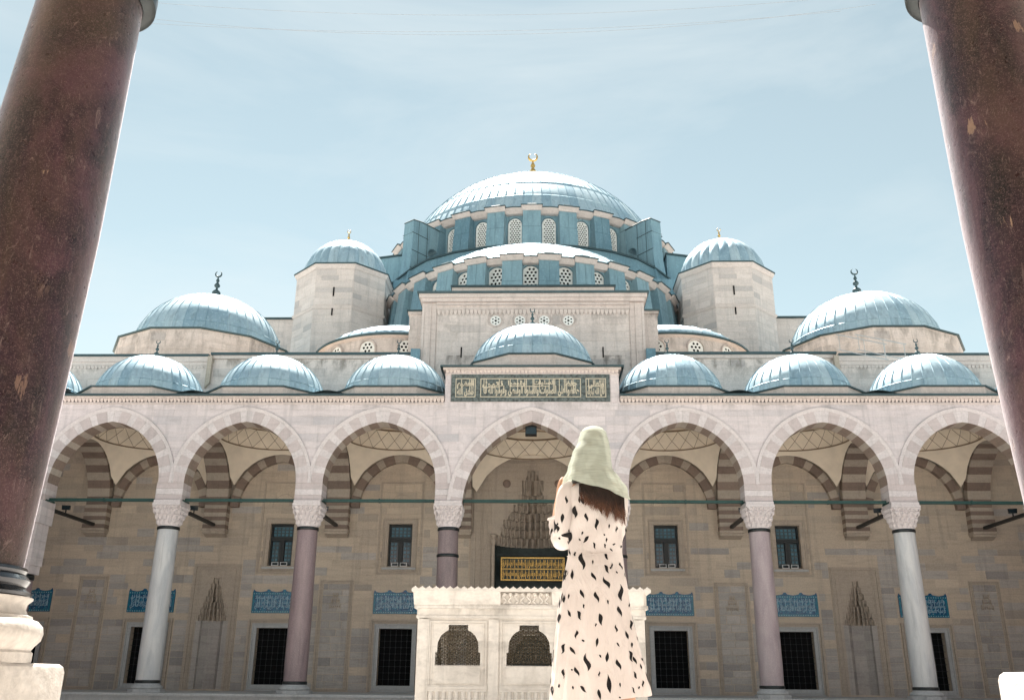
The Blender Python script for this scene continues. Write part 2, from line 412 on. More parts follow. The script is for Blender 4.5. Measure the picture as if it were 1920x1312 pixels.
# wall core: vertical strips above each arch, solid piers between
for xc, P in BAYS:
    pts = arch_full(xc, P['e'], P['zc'], P['R'], 24, .10)
    pts = [(pts[0][0], IMP)]+pts+[(pts[-1][0], IMP)]
    for (xa, za), (xb, zb) in zip(pts[:-1], pts[1:]):
        if abs(xb-xa) < 1e-6: continue
        wall.quad((xa,.02,za),(xb,.02,zb),(xb,.02,TOP),(xa,.02,TOP))
        wall.quad((xb,WT-.02,zb),(xa,WT-.02,za),(xa,WT-.02,TOP),(xb,WT-.02,TOP))
    for (xa, za), (xb, zb) in zip(pts[:-1], pts[1:]):
        wall.quad((xa,.02,za),(xa,WT-.02,za),(xb,WT-.02,zb),(xb,.02,zb))
edges = [xs0]
for xc, P in BAYS: edges += [xc-(P['R']+.1-P['e']), xc+(P['R']+.1-P['e'])]
edges.append(xs1)
for a, b in zip(edges[0::2], edges[1::2]):
    wall.box(a+.001, b-.001, .021, WT-.021, IMP, TOP)
wall.box(-3.97, 3.97, .021, WT-.021, TOP, 14.1)
front = wall.build('wall', M['marble'], portico)
pads = Pads()
def excl(z0, z1):
    out = []
    for xc, P in BAYS:
        zm = z0; w = max(arch_x(z0, P['e'], P['zc'], P['R'], .10), arch_x(z1, P['e'], P['zc'], P['R'], .10))
        if z0 < P['zc']+P['R'] and w > 0: out.append((xc-w, xc+w))
    return out
fnF = lambda u, z, c: (u, .02-c, z)
pads.courses(fnF, -28.4, 28.4, IMP+.02, TOP-.02, .375, .9, 2.3, excl, 11, 0, .09, .009, .003)
pads.courses(fnF, -3.95, -3.70, TOP, 13.8, .45, .3, .6, None, 12)
pads.courses(fnF, 3.58, 3.95, TOP, 13.8, .45, .3, .6, None, 13)
pads.emit([M['marble']], front, 300, score=cam_score)

# arch rings
def voussoirs(parent, xc, P, y0, y1, n, d=RING, mats=('vl','vd'), wide=1.0, fn=None, name='voussoir', seed=0, start=0, front=False):
    e, zc, R = P['e'], P['zc'], P['R']; r = random.Random(seed)
    aL = pi; aR = acos(max(-1, min(1, -e/(R+d*.5))))
    # alternating wide and narrow stones
    w = [(1.0 if i % 2 == 0 else .66) for i in range(n)]; tot = sum(w); acc = 0
    fn = fn or (lambda x, z, y: (x, y, z))
    for i in range(n):
        a0 = aL+(aR-aL)*acc/tot; acc += w[i]; a1 = aL+(aR-aL)*acc/tot
        dark = (i+start) % 2 == 0
        for side in (-1, 1):
            q = []
            for rad, a in ((R, a0), (R, (a0+a1)/2), (R, a1), (R+d, a1), (R+d, (a0+a1)/2), (R+d, a0)):
                x = e+rad*cos(a); x = min(x, -.002)
                if i == n-1 and a == a1: x = -.002
                q.append((xc-side*x if side > 0 else xc+x, zc+rad*sin(a)))
            if side > 0: q.reverse()
            jit = .012 if dark else .0
            mb = MB().prism(q, fn, y0-jit, y1, 0, r.uniform(-.5, .5))
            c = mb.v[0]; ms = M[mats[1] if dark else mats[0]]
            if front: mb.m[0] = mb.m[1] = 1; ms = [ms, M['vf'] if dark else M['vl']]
            o = mb.build(name, ms, parent, org=c)
for i, (xc, P) in enumerate(BAYS):
    if abs(xc) > 22: continue
    n = 13 if P is CEN else 12
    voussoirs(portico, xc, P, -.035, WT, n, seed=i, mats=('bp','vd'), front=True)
    arch = MB()
    path_o = arch_full(xc, P['e'], P['zc'], P['R'], 22, RING+.16); path_i = arch_full(xc, P['e'], P['zc'], P['R'], 22, RING+.004)
    # the outer moulding stops where it meets its neighbour
    lim = 3.1 if P is REG else 3.62
    for (a, b, c, d) in zip(path_i[:-1], path_i[1:], path_o[1:], path_o[:-1]):
        if max(abs(p[0]-xc) for p in (c, d)) > lim+.12: continue
        y = -.075
        arch.add([(a[0],y+.035,a[1]),(b[0],y+.035,b[1]),(c[0],y,c[1]),(d[0],y,d[1])], [(0,1,2,3)])
        arch.add([(d[0],y,d[1]),(c[0],y,c[1]),(c[0],.02,c[1]),(d[0],.02,d[1])], [(0,1,2,3)])
        arch.add([(a[0],y+.035,a[1]),(a[0],.02,a[1]),(b[0],.02,b[1]),(b[0],y+.035,b[1])], [(0,1,2,3)])
    arch.build('archivolt', M['vl'], portico)
# striped courses between springing and capital, on each pier
for k, x in enumerate(COLX):
    cut = [IMP, 8.18, 8.44, 8.72]
    for j in range(3):
        w0 = .595
        tag(MB().box(x-w0, x+w0, -.03, WT, cut[j]+.004, cut[j+1]-.004, 0, rnd.uniform(-.4,.4)).build('pier_course', M['vl' if j % 2 else 'vf'], portico))

# cornice: row of small carved cells, then the lead drip edge
def cell_row(mb, x0, x1, y0, z0, z1, step, depth, fn=None):
    n = int((x1-x0)/step); s = (x1-x0)/n
    for i in range(n):
        a = x0+i*s; c = a+s/2
        mb.add([(a+.01,y0,z1),(a+s-.01,y0,z1),(c,y0,z0),(a+.01,y0-depth,z1),(a+s-.01,y0-depth,z1),(a+s-.015,y0-depth*.6,(z0+z1)/2),(a+.015,y0-depth*.6,(z0+z1)/2)],
               [(3,4,5,6),(6,5,2),(0,3,6),(6,2,0),(4,1,5),(5,1,2),(0,1,4,3)])
for a, b in ((-28.4, -3.99), (3.99, 28.4)):
    c1 = MB(); cell_row(c1, a, b, .02, 12.40, 12.58, .17, .10)
    c1.box(a, b, -.16, WT, 12.581, 12.68)
    c1.box(a, b, -.02, .05, 12.33, 12.40); c1.build('cornice', M['cream'], portico)
c1 = MB()
cell_row(c1, -3.97, 3.97, .02, 13.80, 13.96, .17, .10)
c1.box(-4.08, 4.08, -.14, WT, 13.961, 14.06); c1.box(-3.98, 3.98, -.02, .03, 13.74, 13.80)
tag(c1.build('cornice', M['cream'], portico))
for a, b in ((-28.5, -3.99), (3.99, 28.5)): MB().box(a, b, -.27, .5, 12.682, 12.77).build('roof_edge', M['leaddark'], portico)
c2 = MB()
c2.box(-4.2, 4.2, -.26, 6.3, 14.062, 14.14)
c2.add([(-4.2,-.26,14.06),(-4.2,.5,14.06),(-4.0,.0,13.2),(-4.0,.5,13.2)], [(0,1,3,2)]).add([(4.2,-.26,14.06),(4.2,.5,14.06),(4.0,.0,13.2),(4.0,.5,13.2)], [(0,2,3,1)])
c2.build('roof_edge', M['leaddark'], portico)
rr = random.Random(5)
for xm in (-22.2, -16.05, -9.85, 9.85, 16.05, 22.2):      # lead humps over the gutters between domes
    mb = MB(); rows = []
    for j in range(4):
        rows.append([(xm+(i/10-.5)*1.9+.5*(1 if xm < 0 else -1), -.24+j*.5, 12.772+.17*sin(pi*i/10)**1.6) for i in range(11)])
    mb.grid(rows).build('gutter_saddle', M['leaddark'], portico, True)

# roof with round holes under the domes, vault, stalactite band, dome
def bay_r(th, a, b):
    c, s = abs(cos(th)), abs(sin(th)); return min(a/max(c, 1e-6), b/max(s, 1e-6))
def bay_vault(xc, a, b, ring, zv, Rv, apex, center=False):
    Yc = 3.5; N = 64
    m = MB(); rows = []
    for j in range(9):
        row = []
        for i in range(N):
            th = 2*pi*i/N+pi/N; rb = bay_r(th, a, b); r = ring+(rb-ring)*j/8
            row.append((xc+r*cos(th), Yc+r*sin(th), zv+sqrt(max(0.01, Rv*Rv-r*r))))
        rows.append(row)
    m.grid(rows, closed=True)
    zr = zv+sqrt(Rv*Rv-ring*ring)
    m.build('pendentive', M['plaster'], portico, True)
    # stalactite band: folded triangles between the ring and the dome
    s = MB(); K = 20; z1 = zr+.42; z2 = zr+.85
    for i in range(K):
        t0, t1, tm = 2*pi*i/K, 2*pi*(i+1)/K, 2*pi*(i+.5)/K
        p = lambda t, r, z: (xc+r*cos(t), Yc+r*sin(t), z)
        A, B = p(t0, ring+.02, zr), p(t1, ring+.02, zr); C = p(tm, ring-.16, z1); C0 = p(tm-2*pi/K, ring-.16, z1)
        s.add([A, B, C], [(0,1,2)]); s.add([C0, A, C], [(0,1,2)])
        D = p(t0, ring-.30, z2); E2 = p(t1, ring-.30, z2)
        s.add([C0, C, D], [(0,1,2)]); s.add([C, E2, D], [(0,1,2)])
        g = .014
        for (q0, q1) in ((A, C), (C, B), (C, D), (C, E2)):
            s.tube([q0, q1], g, 4, 1, False)
    s.build('stalactite_band', [M['plaster'], M['plaster_line']], portico)
    rg = MB(); rg.lathe([(ring-.28, z2), (ring-.38, z2+.05), (ring-.30, z2+.10)], 48, (xc, Yc, 0)); rg.lathe([(ring+.05, zr-.05), (ring-.05, zr-.02), (ring+.05, zr+.03)], 48, (xc, Yc, 0))
    rg.build('vault_ring', M['plaster_line'], portico, True)
    di = MB(); prof = [((ring-.30)*cos(t*pi/2/10), z2+.1+(apex-z2-.1)*sin(t*pi/2/10)) for t in range(11)]
    di.lathe(prof, 48, (xc, Yc, 0)); di.build('dome_inside', M['plaster'], portico, True)
    rf = MB(); N2 = 64; rows = []
    zt = 12.66 if not center else 14.05
    for j in range(2):
        row = []
        for i in range(N2):
            th = 2*pi*i/N2+pi/N2; rb = bay_r(th, a+.62, b+.35 if True else b); r = (ring+.1, rb)[j]
            row.append((xc+r*cos(th), Yc+r*sin(th), zt))
        rows.append(row)
    rf.grid(rows, closed=True, flip=True); rf.build('roof_slab', M['lead'], portico)

def gores(parent, xc, yc, zc, r, h, n, k0=0, k1=None, tiers=7, cut=None, mat='lead', lobed=0.0, name='lead_panel', top=.995, joint=None, rot=0.0):
    """lead sheets of a dome: one curved panel object per gore with a raised seam on one side"""
    me = None
    prof = [(r*cos(pi/2*top*j/tiers), h*sin(pi/2*top*j/tiers)) for j in range(tiers+1)]
    mb = MB(); dth = 2*pi/n; nn = 4 if lobed else 2
    rows = []
    for (rr_, zz) in prof:
        row = []
        for i in range(nn+1):
            a = dth*i/nn; q = rr_*(1+lobed*sin(pi*i/nn)); row.append((q*sin(a), -q*cos(a), zz))
        rows.append(row)
    mb.grid(rows)
    sw = min(.045, .11*2*pi*r/n) ; sh = .035
    for j in range(tiers):      # seam ridge
        (ra, za), (rb, zb) = prof[j], prof[j+1]
        if rb < sw*n/5: break
        wa, wb = sw/ra, sw/rb
        A = [(ra*sin(0),-ra,za), ((ra+sh)*sin(wa/2), -(ra+sh)*cos(wa/2), za+sh*.3), (ra*sin(wa),-ra*cos(wa),za)]
        B = [(rb*sin(0),-rb,zb), ((rb+sh)*sin(wb/2), -(rb+sh)*cos(wb/2), zb+sh*.3), (rb*sin(wb),-rb*cos(wb),zb)]
        mb.add(A+B, [(0,1,4,3),(1,2,5,4)])
    if joint:
        for t in joint:         # lapped horizontal joint
            ra, za = r*cos(t), h*sin(t); rb, zb = r*cos(t+.012), h*sin(t+.012)
            rows = [[((ra+.03)*sin(dth*i/nn), -(ra+.03)*cos(dth*i/nn), za+.01) for i in range(nn+1)], [((rb+.012)*sin(dth*i/nn), -(rb+.012)*cos(dth*i/nn), zb) for i in range(nn+1)]]
            mb.grid(rows); rows[1] = [((ra-.01)*sin(dth*i/nn), -(ra-.01)*cos(dth*i/nn), za-.005) for i in range(nn+1)]; mb.grid(rows)
    me = mb.mesh(name, M[mat], True); me.set_sharp_from_angle(angle=radians(28))
    for k in range(k0, n if k1 is None else k1):
        o = link(name, me, parent, (xc, yc, zc)); o.rotation_euler = (0, 0, rot+dth*k)

def finial(parent, x, y, z, h, mat, name='finial', crescent=True):
    m = MB(); k = h
    prof = [(.20*k,0),(.10*k,.06*k),(.045*k,.12*k),(.04*k,.16*k),(.115*k,.21*k),(.13*k,.26*k),(.10*k,.31*k),(.035*k,.36*k),(.03*k,.42*k),(.08*k,.46*k),(.09*k,.50*k),(.06*k,.55*k),(.025*k,.60*k),(.055*k,.65*k),(.04*k,.70*k),(.018*k,.74*k),(.015*k,.80*k)]
    m.lathe(prof, 12, (x, y, z))
    if crescent:
        pts = []; rad = []
        for i in range(15):
            a = radians(-90+28)+radians(304)*i/14-radians(0); a = radians(90+28)+radians(304)*i/14
            pts.append((x+.095*k*cos(a), y, z+.885*k+.095*k*sin(a))); rad.append(.006*k+.022*k*sin(pi*i/14))
        m.tube(pts, rad, 6)
    m.build(name, M[mat], parent, True)

def poly_drum(parent, xc, yc, pts, z0, z1, mat, capmat, name='drum', pads_to=None, overhang=.10, caph=.07, seed=0):
    m = MB(); n = len(pts)
    for i in range(n):
        a, b = pts[i], pts[(i+1) % n]
        m.quad((a[0],a[1],z0),(b[0],b[1],z0),(b[0],b[1],z1),(a[0],a[1],z1))
    m.add([(p[0],p[1],z1) for p in pts], [list(range(n))])
    d = m.build(name, mat, parent)
    cm = MB(); o = [(xc+(p[0]-xc)*(1+overhang/max(.1, math.hypot(p[0]-xc,p[1]-yc))), yc+(p[1]-yc)*(1+overhang/max(.1, math.hypot(p[0]-xc,p[1]-yc)))) for p in pts]
    cm.prism(o, lambda a, b, c: (a, b, c), z1+.002, z1+caph)
    cm.build('eave', capmat, parent)
    return d
def ngon(xc, yc, R, n, rot=0.0): return [(xc+R*sin(2*pi*(i+.5)/n+rot), yc-R*cos(2*pi*(i+.5)/n+rot)) for i in range(n)]

for i, (xc, P) in enumerate(BAYS):
    if abs(xc) > 26: continue
    cen = P is CEN
    if abs(xc) < 22: bay_vault(xc, 3.03 if cen else 2.49, 2.58, 2.75 if cen else 2.35, 8.35 if cen else 8.92, 4.02 if cen else 3.6, 15.6 if cen else 13.9, cen)
    dm = link('dome', None, portico); 
    if cen:
        pts = ngon(xc, 3.95, 3.5, 10); poly_drum(dm, xc, 3.95, pts, 14.1, 14.95, M['cream'], M['leaddark'], seed=i)
        gores(dm, xc, 3.75, 14.98, 3.06, 2.5, 40, 0, 40, 8, joint=(.22,)); finial(dm, xc, 3.75, 17.42, 1.25, 'leaddark')
    else:
        pts = [(xc+a, 3.3+b) for a, b in ((-1.42,-3.0),(1.42,-3.0),(3.05,-1.45),(3.05,1.45),(1.42,3.0),(-1.42,3.0),(-3.05,1.45),(-3.05,-1.45))]
        poly_drum(dm, xc, 3.3, pts, 12.6, 13.25, M['cream'], M['leaddark'], seed=i)
        gores(dm, xc, 3.35, 13.26, 2.62, 2.5, 32, 0, 32, 8, joint=(.25,)); finial(dm, xc, 3.35, 15.72, 1.05, 'leaddark')

# transverse arches from each column to the hall wall: striped
for k, x in enumerate(COLX):
    TR = dict(e=.25, zc=8.8, R=2.78)
    e, zc, R = TR['e'], TR['zc'], TR['R']; d = .42; n = 10; yc = 3.48
    aR = acos(-e/(R+d*.5))
    for i in range(n):
        a0, a1 = pi+(aR-pi)*i/n, pi+(aR-pi)*(i+1)/n
        for side in (-1, 1):
            q = []
            for rad, a in ((R,a0),(R,a1),(R+d,a1),(R+d,a0)):
                yy = min(e+rad*cos(a), -.002) if not (i == n-1 and a == a1) else -.002
                q.append((yc+(yy if side < 0 else -yy), zc+rad*sin(a)))
            if side < 0: q.reverse()
            mb = MB().prism(q, lambda a, b, c: (c, a, b), x-.57, x+.57, 0, rnd.uniform(-.5,.5))
            mb.build('arch_band', M['bd' if i % 2 == 0 else 'bl'], portico, org=mb.v[0])
    fill = MB()
    pts = arch_full(yc, e, zc, R, 14, d-.02)
    for (ya, za), (yb, zb) in zip(pts[:-1], pts[1:]):
        for xx, fl in ((x-.5, 0), (x+.5, 1)):
            q = [(xx,ya,za),(xx,yb,zb),(xx,yb,12.4),(xx,ya,12.4)]
            fill.add(q, [(0,1,2,3) if fl else (3,2,1,0)])
    fill.build('arch_infill', M['plaster'], portico)
    # striped respond and corbel on the hall wall
    zz = 7.62; j = 0
    while zz < 8.8-.01:
        z2 = min(8.8, zz+.2)
        MB().box(x-.57, x+.57, 5.95, 6.48, zz+.003, z2-.003, 0, rnd.uniform(-.5,.5)).build('respond_course', M['bl' if j % 2 else 'bd'], portico); zz = z2; j += 1
    cb = MB().box(x-.60, x+.60, 5.9, 6.48, 7.50, 7.617).box(x-.57, x+.57, 6.0, 6.48, 7.38, 7.497)
    cb.add([(x-.54,6.1,7.38),(x+.54,6.1,7.38),(x+.54,6.48,7.25),(x-.54,6.48,7.25)], [(0,3,2,1)]); cb.build('corbel', M['trim'], portico)

# wall arches (formerets) against the hall wall
for i, (xc, P) in enumerate(BAYS):
    if abs(xc) > 22 or P is CEN: continue
    FP = dict(e=.30, zc=8.75, R=2.42)
    FP['R'] = sqrt(.3**2+(11.1-8.75)**2)
    voussoirs(portico, xc, FP, 6.22, 6.49, 8, .42, ('bl','bd'), name='wall_arch_stone', seed=40+i)

# tie rods, cross ties
tie = MB()
for a, b in zip(COLX[:-1], COLX[1:]):
    m = MB().box(a+.02, b-.02, .36, .50, 7.94+.0, 8.07); m.box(.5*(a+b)-.03, .5*(a+b)+.03, .33, .53, 7.92, 8.09)
    m.build('tie_rod', M['iron'], portico)
for x in COLX:
    MB().box(x-.08, x+.08, .93, 6.25, 7.72, 7.86).box(x-.11, x+.11, .9, 1.0, 7.7, 7.92).build('cross_tie', M['black_iron'], portico)
    MB().box(x-.62, x+.62, .1, .86, IMP-.02, IMP+.05).build('tie_plate', M['iron'], portico)

# lower side wings of the courtyard
for s in (-1, 1):
    sw = MB(); SP = dict(e=.4, zc=5.6, R=2.95); xw = s*22.2
    ys = [-3.95-6.3*i for i in range(5)]
    P3 = lambda y, z, c: (xw+s*c, y, z)
    for yc in ys:
        pts = arch_full(yc, SP['e'], SP['zc'], SP['R'], 14); pts = [(pts[0][0], 0)]+pts+[(pts[-1][0], 0)]
        for (ya, za), (yb, zb) in zip(pts[:-1], pts[1:]):
            if abs(ya-yb) > 1e-6:
                for c in (-.4, .4): sw.quad(P3(ya,za,c), P3(yb,zb,c), P3(yb,9.3,c), P3(ya,9.3,c))
            sw.quad(P3(ya,za,-.4), P3(ya,za,.4), P3(yb,zb,.4), P3(yb,zb,-.4))
    ed_ = [-.9]+[v for yc in ys for v in (yc+2.55, yc-2.55)]+[-32.4]
    for (p, q) in zip(ed_[0::2], ed_[1::2]): sw.box(xw-.39, xw+.39, q+.001, p-.001, -.06, 9.29)
    sw.box(xw-.55, xw+.55, -32.4, -.9, 9.3, 9.5); sw.box(min(xw,xw+s*6.5), max(xw,xw+s*6.5), -32.4, -.9, 9.51, 9.8)
    sw.box(min(xw+s*6.4,xw+s*7), max(xw+s*6.4,xw+s*7), -33, 6.4, -.6, 9.5); sw.box(min(xw-s*.6,xw+s*6.5), max(xw-s*.6,xw+s*6.5), -32.4, -1.13, -.6, -.06)
    sw.box(min(xw+s*6.45,xw+s*6.95), max(xw+s*6.45,xw+s*6.95), .0, 6.3, 9.5, 12.7)
    tag(sw.build('side_wing', M['marble']), kind='structure')
# ------------------------------------------------------------------ columns
def capital_mb():
    m = MB(); N = 32
    def sq(r, k, z):
        row = []
        for i in range(N):
            a = 2*pi*(i+.5)/N; c, s = cos(a), sin(a)
            q = r/((abs(c)**k+abs(s)**k)**(1/k)); row.append((q*c, q*s, z))
        return row
    prof = [(.455,2,6.80),(.47,2,6.90),(.49,2.3,7.05),(.51,3,7.20),(.545,4,7.38),(.565,7,7.55),(.59,12,7.70)]
    m.grid([sq(*p) for p in prof], closed=True)
    m.box(-.62,.62,-.62,.62,7.70,7.79); m.box(-.59,.59,-.59,.59,7.791,7.925)
    for tier,(z0,z1,r0,r1,k,n) in enumerate(((6.86,7.08,.475,.53,2.2,16),(7.06,7.32,.51,.57,3.2,20),(7.30,7.52,.555,.615,6,20),(7.50,7.69,.585,.635,10,24))):
        for i in range(n):
            a = 2*pi*(i+.5*(tier % 2))/n; w = pi/n*.86
            def P(r, aa, z):
                c, s = cos(aa), sin(aa); q = r/((abs(c)**k+abs(s)**k)**(1/k)); return (q*c, q*s, z)
            A = [P(r0-.02,a,z0), P(r0+.0,a-w,(z0+z1)/2+.02), P(r1+.02,a-w*.75,z1), P(r1+.02,a+w*.75,z1), P(r0+.0,a+w,(z0+z1)/2+.02), P(r1+.015,a,(z0+z1)/2), P(r0-.04,a-w,z1), P(r0-.04,a+w,z1)]
            m.add(A, [(0,5,1),(0,4,5),(1,5,3,2),(5,4,3),(2,3,7,6),(1,2,6),(3,4,7)])
    return m
cap_me = capital_mb().mesh('capital', M['vl'])
def ring_me(r, z, h): return MB().lathe([(r-.03,z),(r+.02,z),(r+.035,z+h*.3),(r+.035,z+h*.7),(r+.02,z+h),(r-.03,z+h)], 32).mesh('collar', M['bronze'], True)
shaft_prof = [(.475,.36),(.487,1.2),(.483,2.4),(.472,3.6),(.458,4.8),(.444,6.0),(.437,6.8)]
shaft_me = {}
for mn in ('shaft_white','shaft_purple','shaft_dark','shaft_pink'):
    shaft_me[mn] = MB().lathe(shaft_prof, 32).mesh('shaft', M[mn], True)
base_m = MB().lathe([(.50,.36),(.52,.30),(.60,.26),(.64,.21),(.64,.17),(.60,.13)], 32); base_m.prism(ngon(0,0,.74,8), lambda a,b,c:(a,b,c), 0, .13)
base_me = base_m.mesh('base', M['marble_frame'])
c_top, c_low = ring_me(.445, 6.68, .14), ring_me(.478, .34, .14)
COLS = [(-16.05,'shaft_white','white marble column left of the arcade, second from the large dark foreground pillar'),
        (-9.85,'shaft_purple','mauve granite column, left of the pair between white column and fountain, single collar under capital'),
        (-3.65,'shaft_dark','dark mauve column with two bronze collars rising behind the left end of the white fountain'),
        (3.65,'shaft_dark','granite column almost wholly hidden behind the woman in the leaf print dress'),
        (9.85,'shaft_pink','pinkish granite column right of the woman, between two blue tile panels'),
        (16.05,'shaft_white','grey white marble column at the right side of the arcade, streaked and pale')]
for x, mn, lab in COLS:
    c = thing('column', lab, 'column', (x, .45, 0), 'columns of the portico')
    for nm, me in (('shaft', shaft_me[mn]), ('capital', cap_me), ('collar', c_top), ('collar', c_low), ('base', base_me)): link(nm, me, c)
    if abs(x) < 4: link('collar', ring_me(.452, 5.55, .13), c)
for x, lab in ((-22.2, 'square white pier over a mauve column at far left, half hidden by the foreground pillar'), (22.2, 'square white pier over a mauve column at far right, behind the foreground pillar')):
    c = thing('column', lab, 'column', (x, .45, 0), 'columns of the portico')
    MB().lathe([(.475,.36),(.47,2.4),(.45,4.6)], 32).build('shaft', M['shaft_purple'], c, True)
    link('collar', ring_me(.455, 4.5, .22), c); link('base', base_me, c); link('collar', c_low, c)
    zz = 4.75; j = 0
    while zz < 7.9:
        z2 = min(7.925, zz+.36); w = .50 if zz > 5.1 else .46
        if zz > 6.9: w = .58
        MB().box(-w, w, -w, w, zz+.004, z2-.004, 0, rnd.uniform(-.5,.6)).build('stone_block', M['marble'], c); zz = z2

# ------------------------------------------------------------------ the mosque behind the portico
mosque = thing('mosque', 'great mosque with cascading grey blue lead domes and pale limestone walls behind the arcade', 'mosque', (0, 6.5, 0))
class Off:   # children of the mosque are modelled in world coordinates
    pass
ML = (0, -6.5, 0)
def mp(mb, name, mats, parent=None, **k):
    o = mb.build(name, mats, parent or mosque, **k)
    if parent is None or parent is mosque: o.location = (o.location.x, o.location.y-6.5, o.location.z)
    return o
def mpe(name): return link(name, None, mosque, ML)
HW = 6.5
holes = []      # (x0, x1, z0, z1) openings in the hall wall
LOWX = [-25.1,-18.9,-12.68,-6.67,6.67,12.68,18.9,25.1]; UPX = [-12.7,-6.67,6.67,12.7]; NICHE = [-15.75, 15.75]
for x in LOWX: holes.append((x-.81, x+.81, .29, 2.89))
for x in UPX: holes.append((x-.6, x+.6, 5.86, 7.96))
for x in NICHE: holes.append((x-.80, x+.80, .06, 5.55))
holes.append((-1.9, 1.9, -.06, 10.9))
xs = sorted(set([-29.0, 29.0]+[h[0] for h in holes]+[h[1] for h in holes]))
core = MB()
for a, b in zip(xs[:-1], xs[1:]):
    hs = sorted([(h[2], h[3]) for h in holes if h[0] < (a+b)/2 < h[1]]); z = -.06
    for (p, q) in hs+[(17.0, 17.0)]:
        if p > z+1e-4: core.quad((a,HW,z),(b,HW,z),(b,HW,p),(a,HW,p))
        z = q
for (a, b, p, q) in holes:
    D = HW+(.45 if b-a < 3 else 2.6)
    core.quad((a,HW,p),(a,HW,q),(a,D,q),(a,D,p)); core.quad((b,HW,p),(b,D,p),(b,D,q),(b,HW,q))
    core.quad((a,HW,q),(b,HW,q),(b,D,q),(a,D,q)); core.quad((a,HW,p),(a,D,p),(b,D,p),(b,HW,p))
core.quad((-29,HW,17),(29,HW,17),(29,60,17),(-29,60,17))
hall = mp(core, 'wall', M['warm'])
WPAD = Pads()
fnH = lambda u, z, c: (u, HW-c, z)
EX = [(x-1.28, x+1.28, -.1, 4.82) for x in LOWX]+[(x-1.17, x+1.17, 5.43, 10.15) for x in UPX]+[(x-1.22, x+1.22, 0, 6.22) for x in NICHE]+[(-3.2, 3.2, -.1, 11.9)]
EX += [(s*9.72-.88, s*9.72+.88, 0, 5.25) for s in (-1, 1)]+[(s*21.95-.78, s*21.95+.78, 0, 5.38) for s in (-1, 1)]
def exclH(a, b): return [(h[0], h[1]) for h in EX if h[2] < b-.02 and h[3] > a+.02]
WPAD.courses(fnH, -28.5, 28.5, 0, 3.24, .36, .7, 1.7, exclH, 20, (2,0,.85), .25, .006, .002)  # greyer, darker blocks low down: partly real stone, partly shade put into colour
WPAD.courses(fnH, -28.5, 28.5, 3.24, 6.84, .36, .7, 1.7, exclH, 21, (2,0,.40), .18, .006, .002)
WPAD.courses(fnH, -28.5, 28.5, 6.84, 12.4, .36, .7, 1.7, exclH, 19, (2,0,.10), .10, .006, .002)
for x in UPX: WPAD.courses(fnH, x-1.02, x+1.02, 8.45, 10.0, .36, .6, 1.1, None, int(50+x), 0, .1)
# upper wall above the portico roof: set back at both ends
WPAD.courses(fnH, -17.3, -6.1, 13.0, 16.75, .46, .8, 1.9, None, 22, 1, .12)
WPAD.courses(fnH, 6.1, 16.0, 13.0, 16.75, .46, .8, 1.9, None, 23, 1, .12)
mp(MB().box(-29, -17.3, HW-.06, HW-.005, 12.7, 16.55).box(-17.301, -6.0, HW-.012, HW-.004, 12.7, 16.8), 'parapet', M['wallstone'])
mp(MB().box(16.0, 29, HW-.06, HW-.005, 12.7, 16.55).box(6.0, 16.001, HW-.012, HW-.004, 12.7, 16.8), 'parapet', M['wallstone'])
fnH2 = lambda u, z, c: (u, HW-.06-c, z)
WPAD.courses(fnH2, -28.5, -17.32, 13.0, 16.0, .46, .8, 1.9, None, 24, 1, .12); WPAD.courses(fnH2, 16.02, 28.5, 13.0, 16.0, .46, .8, 1.9, None, 25, 1, .12)
for q in ((-29, -17.55, -.30, 16.9), (-17.45, -6.06, -.26, 17.0), (6.06, 16.15, -.26, 17.0), (16.25, 29, -.30, 16.9)): mp(MB().box(q[0], q[1], HW+q[2], HW+.5, q[3], q[3]+.125), 'roof_edge', M['leaddark'])

for a, b in ((-29, -17.4), (16.1, 29)):
    co = MB(); co.box(a, b, HW-.22, HW-.061, 16.62, 16.9); co.box(a, b, HW-.15, HW-.062, 16.42, 16.618); cell_row(co, a, b, HW-.06, 16.22, 16.40, .2, .1); mp(co, 'cornice', M['cream'])
for a, b in ((-17.38, -6.06), (6.06, 16.08)): mp(MB().box(a, b, HW-.13, HW-.005, 16.82, 17.0), 'cornice', M['cream'])
# stepped buttress block where the wall sets back
for s, xx in ((-1, -17.45), (1, 16.1)):
    b = MB().prism([(xx-.12, 16.9), (xx-.12, 15.1), (xx+.12, 15.4), (xx+.12, 16.9)], lambda a, b, c: (a, c, b), HW-.30, HW-.015); mp(b, 'bracket', M['trim'])

def frame(x0, x1, z0, z1, steps, y=HW, mat='trim', parent=None, name='frame', bottom=True):
    """moulded frame growing outwards from the opening: steps of (width, projection)"""
    m = MB(); o = 0.0
    for (w, p) in steps:
        a, b, c, d = x0-o, x1+o, z0-o, z1+o; A, B, C, D = a-w+.002, b+w-.002, c-w+.002, d+w-.002
        if not bottom: c = C = z0
        m.box(A, a, y-p, y+.02, C, D); m.box(b, B, y-p, y+.02, C, D); m.box(a+.001, b-.001, y-p, y+.019, d, D)
        if bottom: m.box(a+.001, b-.001, y-p, y+.019, C, c)
        o += w
    return mp(m, name, M[mat], parent)

